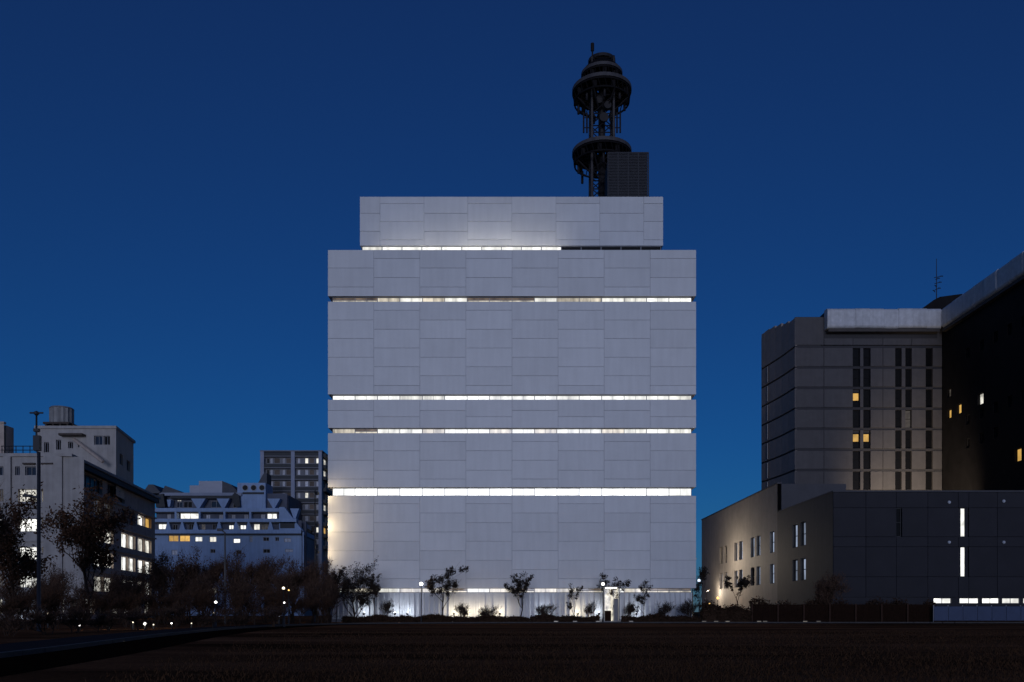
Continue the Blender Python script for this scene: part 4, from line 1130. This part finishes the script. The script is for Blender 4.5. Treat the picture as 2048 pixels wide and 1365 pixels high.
hedge('low_hedge', 'low dark clipped hedge right of the entrance booth', px(1243, 79), px(1400, 79), 78.5, 79.5, .72, 4800, 11, 'hedge_leaf', gh)
hedge('tall_hedge', 'taller brown hedge between the white building and the dark fence', px(1402, 80), px(1500, 80), 79.2, 80.6, 1.75, 6500, 12, 'hedge_leaf', 'tall hedges by the fence')
hedge('tall_hedge', 'brown hedge growing behind the dark fence', px(1500, 81.5), px(1868, 81.5), 80.9, 82, 2.15, 16000, 13, 'hedge_leaf', 'tall hedges by the fence')

# ------------------------------------------------------------------ fence, hoarding, booth
FY = 79.6
fence = thing('boundary_fence', 'dark brown boarded fence with posts in front of the podium', 'fence', (px(1680, FY), FY, 0))
fx0, fx1 = px(1504, FY), px(1867, FY); npost = 8
for k in range(npost):
    X = fx0+(fx1-fx0)*k/(npost-1)
    box_piece('post', .13, .13, 1.72, M['fence_post'], fence, (X, FY-.06, 0), 0, .01)
for zz in (.25, .95, 1.55):
    wbox('rail', fx0, fx1, FY+.075, FY+.125, zz, zz+.09, M['fence_wood'], fence)
nb_ = 112
for k in range(nb_):
    X = fx0+(fx1-fx0)*(k+.5)/nb_
    box_piece('board', (fx1-fx0)/nb_-.02, .025, 1.6, M['fence_wood'], fence, (X, FY+.13+(k % 3)*.003, .06))
HY = 79.0
hoard = thing('hoarding', 'low blue-white hoarding under the row of lit windows', 'hoarding', (px(1960, HY), HY, 0))
hx0, hx1 = px(1868, HY), px(2100, HY)
for k in range(8):
    w_ = (hx1-hx0)/8
    box_piece('sheet', w_-.03, .05, 1.28, M['hoarding'], hoard, (hx0+w_*(k+.5), HY, .2), 0, .012)
    wbox('prop', hx0+w_*k-.04, hx0+w_*k+.04, HY+.06, HY+.14, 0, 1.6, M['frame_grey'], hoard)
wbox('base_board', hx0, hx1, HY-.05, HY+.12, 0, .185, M['fence_wood'], hoard)

EY = 80.0
ex0, ex1 = px(1208, EY), px(1239, EY); ez = pz(1175, EY)
booth = thing('entrance_booth', 'brightly lit narrow entrance booth in front of the white ground floor', 'booth', ((ex0+ex1)/2, EY, 0))
wbox('floor', ex0-.05, ex1+.05, EY-.05, EY+1.3, 0, .14, M['plinth'], booth)
wbox('roof', ex0-.12, ex1+.12, EY-.15, EY+1.35, ez, ez+.12, M['frame_dark'], booth)
wbox('back_panel', ex0+.04, ex1-.04, EY+1.2, EY+1.25, .14, ez, M['booth_light'], booth)
for X in (ex0, (ex0+ex1)/2+.1, ex1-.06):
    wbox('post', X, X+.06, EY, EY+.06, .14, ez, M['frame_grey'], booth)
wbox('ceiling_light', ex0+.2, ex1-.2, EY+.3, EY+.9, ez-.06, ez-.01, M['lamp_globe'], booth)
wbox('side_panel', ex0, ex0+.03, EY+.07, EY+1.19, .14, ez, M['panel'], booth)
wbox('side_panel', ex1-.03, ex1, EY+.07, EY+1.19, .14, ez, M['panel'], booth)
wbox('counter', ex0+.15, (ex0+ex1)/2, EY+.5, EY+.8, .14, 1.1, M['fence_wood'], booth)
wbox('door_leaf', (ex0+ex1)/2+.2, ex1-.1, EY+.1, EY+.13, .15, 2.2, M['plinth'], booth)

# ------------------------------------------------------------------ lamps
def path_lamp(p, row, Y, label, m='lamp_globe', r_=.13, group='globe lamps by the far path', power=0, pole='pole'):
    if Y < 70: r_ *= .6
    X, Z = px(p, Y), pz(row, Y)
    t = thing('path_lamp', label, 'lamp', (X, Y, 0), group)
    MB().tube([(X, Y, 0), (X, Y, .5), (X, Y, .52), (X, Y, Z-r_)], [.07, .07, .045, .04], 8).build('pole', M[pole], t, True)
    MB().lathe([(.09, Z-r_-.02), (.09, Z-r_*.7), (.05, Z-r_*.6)], 10, (X, Y)).build('collar', M[pole], t)
    prof = [(max(.002, r_*math.sin(math.pi*k/8)), Z-r_*math.cos(math.pi*k/8)) for k in range(9)]
    MB().lathe(prof, 12, (X, Y)).build('globe', M[m], t, True)
    if power: point_light('glow', (X, Y-.35, Z), power, (1, .9, .72), t)
    return t
path_lamp(842.5, 1168.5, 78.2, 'globe lamp beside the forked young tree', r_=.16, power=25)
path_lamp(1206, 1168.5, 78.3, 'globe lamp at the left edge of the entrance booth', r_=.15, power=25)
path_lamp(1398, 1161.5, 88.0, 'cool globe lamp at the right corner of the white building', 'lamp_cool', .16)

# bollard lights along the left path
bl = [(96, 1228, 47, .12, 'lamp_warm', 'at the foot of the tall lamp pole'), (159, 1252, 41, .09, 'lamp_globe', 'left below the oval tree'), (218, 1251, 42, .09, 'lamp_globe', 'right below the oval tree'),
      (266, 1245, 43, .07, 'lamp_warm', 'just left of the brightest garden light'), (290, 1248, 42, .16, 'lamp_globe', 'the brightest one beside the left path'), (307, 1250, 44, .07, 'lamp_warm', 'just right of the brightest garden light'),
      (343, 1247, 46, .09, 'lamp_globe', 'left end of the bend of the path'), (383, 1247, 47, .07, 'lamp_warm', 'middle of the bend of the path'), (558, 1233, 58, .07, 'lamp_cool', 'bluish one low under the twin garden lights')]
for p, row, Y, r_, m_, lb in bl:
    r_ *= .5; Y += 7
    X, Z = px(p, Y), max(.25, pz(row, Y))
    t = thing('bollard_light', 'small bollard light ' + lb, 'bollard light', (X, Y, 0), 'bollard lights along the left path')
    MB().tube([(X, Y, 0), (X, Y, Z-r_)], [.06, .06], 8).build('post', M['pole'], t)
    prof = [(max(.002, r_*math.sin(math.pi*k/6)), Z-r_*math.cos(math.pi*k/6)) for k in range(7)]
    MB().lathe(prof, 10, (X, Y)).build('lamp', M[m_], t, True)
    MB().lathe([(r_*1.1, Z+r_), (r_*1.1, Z+r_+.03), (.01, Z+r_+.05)], 10, (X, Y)).build('cap', M['pole'], t)
    point_light('glow', (X, Y-.25, Z), 5 if r_ > .07 else 1.5, (1, .88, .66), t, .06)
for p, row, Y, r_, m_, lb in ((567, 1177, 63, .17, 'lamp_warm', 'larger of the twin garden lights in the thicket'), (577.5, 1181, 63.4, .10, 'lamp_amber', 'smaller amber twin garden light in the thicket'),
                              (431.5, 1205, 56, .14, 'lamp_globe', 'garden lamp below the thin grey post'), (568.5, 1206, 57, .10, 'lamp_globe', 'white garden lamp below the twin garden lights')):
    path_lamp(p, row, Y, lb, m_, r_, 'garden lights in the thicket')
path_lamp(427, 1226, 52, 'low dim garden lamp under the thin grey post', 'lamp_warm', .07, 'garden lights in the thicket')
path_lamp(44, 1236, 49, 'cool low garden lamp near the left edge of the view', 'lamp_cool', .22, 'garden lights in the thicket')
path_lamp(47, 1222, 50, 'second cool garden lamp near the left edge of the view', 'lamp_cool', .13, 'garden lights in the thicket')

# low marker lights set along the far path edge
mk = [(1112, 'left of the thin low sapling'), (1150, 'below the thin low sapling'), (1196, 'left foot of the entrance booth'), (1262, 'right of the entrance booth'), (1408, 'at the left end of the tall hedge'), (1432, 'second along the tall hedge'), (1455, 'third along the tall hedge'), (1518, 'at the left end of the fence'), (1530, 'just past the left end of the fence'), (1610, 'second fence bay'), (1637, 'third fence bay')]
for p, lb in mk:
    X = px(p, 78.15)
    t = thing('path_marker_light', 'tiny warm path-edge marker light, ' + lb, 'marker light', (X, 78.15, 0), 'marker lights on the far path edge')
    wbox('body', X-.2, X+.2, 78.1, 78.2, 0, .2, M['pole'], t)
    wbox('lens', X-.18, X+.18, 78.085, 78.099, .08, .17, M['marker_glow'], t)

# tall pole at the left
LY = 45.0
X = px(73, LY); Zt = pz(827, LY)
lp = thing('lamp_pole', 'tall dark lamp pole with crossarm at the left edge of the field', 'lamp pole', (X, LY, 0))
MB().tube([(X+.12, LY, 0), (X+.12, LY, pz(905, LY)), (X, LY, pz(903, LY)), (X, LY, Zt)], [.10, .085, .05, .045], 10).build('pole', M['pole'], lp, True)
MB().tube([(X-.34, LY, Zt+.02), (X+.34, LY, Zt+.02)], [.045, .045], 6).build('crossarm', M['pole'], lp)
MB().lathe([(.05, Zt-.12), (.13, Zt-.05), (.13, Zt+.06), (.03, Zt+.12)], 10, (X, LY)).build('cap', M['pole'], lp)
wbox('equipment_box', X-.12, X+.2, LY-.12, LY+.12, pz(902, LY), pz(872, LY), M['pole'], lp)
wbox('equipment_box', X-.12, X+.14, LY-.1, LY+.1, pz(864, LY), pz(858, LY), M['pole'], lp)
MB().tube([(X+.1, LY, pz(996, LY)), (X-.55, LY-.1, pz(990, LY))], [.06, .06], 6).build('bracket_arm', M['pole'], lp)
wbox('luminaire', X-.62, X-.2, LY-.2, LY+.02, pz(995, LY), pz(990, LY), M['pole'], lp)
# thin grey post
X = px(450, 72)
gp = thing('grey_post', 'thin grey lamp post rising from the thicket', 'lamp post', (X, 72, 0))
MB().tube([(X, 72, 0), (X, 72, pz(1066, 72))], [.085, .06], 8).build('pole', M['pole_grey'], gp, True)
MB().tube([(X, 72, pz(1066, 72)), (X-.2, 71.8, pz(1061, 72))], [.06, .05], 6).build('arm', M['pole_grey'], gp)
wbox('luminaire', X-.55, X-.1, 71.65, 71.9, pz(1063, 72), pz(1058, 72), M['pole'], gp)

# shaded floodlight beside the left corner of the white building (washes the corner with warm light)
X, Y = -18.75, 83.3
fl = thing('corner_floodlight', 'dark floodlight post left of the white building shining on its corner', 'floodlight', (X, Y, 0))
MB().tube([(X, Y, 0), (X, Y, 12.6)], [.08, .05], 8).build('pole', M['pole'], fl, True)
for Z, pw_ in ((6.6, 150), (9.2, 230), (12.2, 150)):
    MB().tube([(X, Y, Z), (X+.12, Y+.2, Z+.1)], [.04, .04], 6).build('arm', M['pole'], fl)
    hd = MB().plan([(X-.02, Y+.08), (X+.26, Y-.06), (X+.36, Y+.2), (X+.1, Y+.34)], Z-.05, Z+.2).build('housing', M['pole'], fl)
    wbox('lens', X+.10, X+.30, Y+.345, Y+.36, Z, Z+.16, M['lamp_warm'], hd)
    spot_light('beam', (X+.25, Y+.45, Z+.08), (-16.4, 85, Z+.2), pw_*1.1, (1, .76, .43), fl, 160, 1.0, .12)
# street lamps by the podium side wall
for i, (X, Y, Z, pw_, lb) in enumerate(((30.2, 136, 4.2, 650, 'far street lamp close to the corner of the warm podium wall'), (26.0, 126, 8.5, 2600, 'nearer tall street lamp beside the corner of the white building'))):
    t = thing('street_lamp', lb, 'street lamp', (X, Y, 0), 'street lamps along the podium side wall')
    MB().tube([(X, Y, 0), (X, Y, Z)], [.08, .05], 8).build('pole', M['pole'], t, True)
    MB().tube([(X, Y, Z), (X+.35, Y, Z+.12)], [.04, .04], 6).build('arm', M['pole'], t)
    wbox('luminaire', X+.2, X+.55, Y-.12, Y+.12, Z+.14, Z+.24, M['pole'], t)
    wbox('lens', X+.22, X+.53, Y-.1, Y+.1, Z+.115, Z+.135, M['lamp_amber'], t)
    point_light('glow', (X+.38, Y, Z-.05), pw_, (1, .85, .66), t)
for i, (p, row) in enumerate(((1435.5, 1196.5), (1419.5, 1209.5))):
    Y = 128 - i*4; X, Z = px(p, Y), pz(row, Y)
    t = thing('amber_marker_light', 'small amber light at the foot of the podium wall, %s' % ('the upper right one', 'the lower left one')[i], 'marker light', (X, Y, 0), 'amber lights by the podium wall')
    MB().tube([(X, Y, 0), (X, Y, Z-.2)], [.06, .05], 8).build('post', M['pole'], t)
    MB().lathe([(.02, Z-.2), (.17, Z-.1), (.17, Z+.12), (.02, Z+.2)], 10, (X, Y)).build('lamp', M['lamp_amber'], t, True)
# floodlight on a low mast behind the podium, washing the foot of the tower block
X, Y, Zr = 62.5, 133.0, 12.4
t = thing('tower_floodlight', 'floodlight mast behind the podium aimed at the foot of the tower block', 'floodlight', (X, Y, 0))
MB().tube([(X, Y, 0), (X, Y, Zr)], [.14, .09], 8).build('pole', M['pole'], t, True)
wbox('housing', X-.35, X+.35, Y-.1, Y+.2, Zr, Zr+.4, M['pole'], t)
wbox('lens', X-.3, X+.3, Y+.201, Y+.215, Zr+.03, Zr+.37, M['lamp_warm'], t)
spot_light('beam', (X, Y+.4, Zr+.3), (70, 150, 21), 25000, (1, .80, .54), t, 95, 1.0, .3)
# spike lights at the foot of the ground-floor wall
for i, (p, m_, lb) in enumerate(((728, 'lamp_cool', 'behind the dark bushy tree'), (790, 'lamp_cool', 'left of the left globe lamp'), (815, 'lamp_cool', 'close to the left globe lamp'), (908, 'lamp_warm', 'left end of the warm stretch of wall'), (935, 'lamp_warm', 'second in the warm stretch of wall'), (962, 'lamp_warm', 'third in the warm stretch of wall'), (1000, 'lamp_warm', 'right end of the warm stretch of wall'),
                        (1088, 'lamp_cool', 'right of the middle tree'), (1155, 'lamp_warm', 'beside the thin low sapling'), (1198, 'lamp_globe', 'left of the entrance booth'), (1272, 'lamp_cool', 'right of the entrance booth'))):
    X, Y = px(p, 84.4), 84.3
    t = thing('spike_light', 'small wall-foot spike light, ' + lb, 'spike light', (X, Y, 0), 'spike lights along the white wall')
    MB().tube([(X, Y, 0), (X, Y, .75)], [.02, .02], 5).build('spike', M['pole'], t)
    MB().tube([(X, Y-.1, .78), (X, Y+.1, .86)], [.11, .12], 8).build('housing', M['pole'], t)
    MB().tube([(X, Y+.101, .86), (X, Y+.115, .865)], [.1, .1], 8).build('lens', M[m_], t)
    point_light('glow', (X, Y+.12, 1.0), 32 if m_ != 'lamp_warm' else 48, (1, .86, .62) if m_ == 'lamp_warm' else (.8, .88, 1), t, .08)
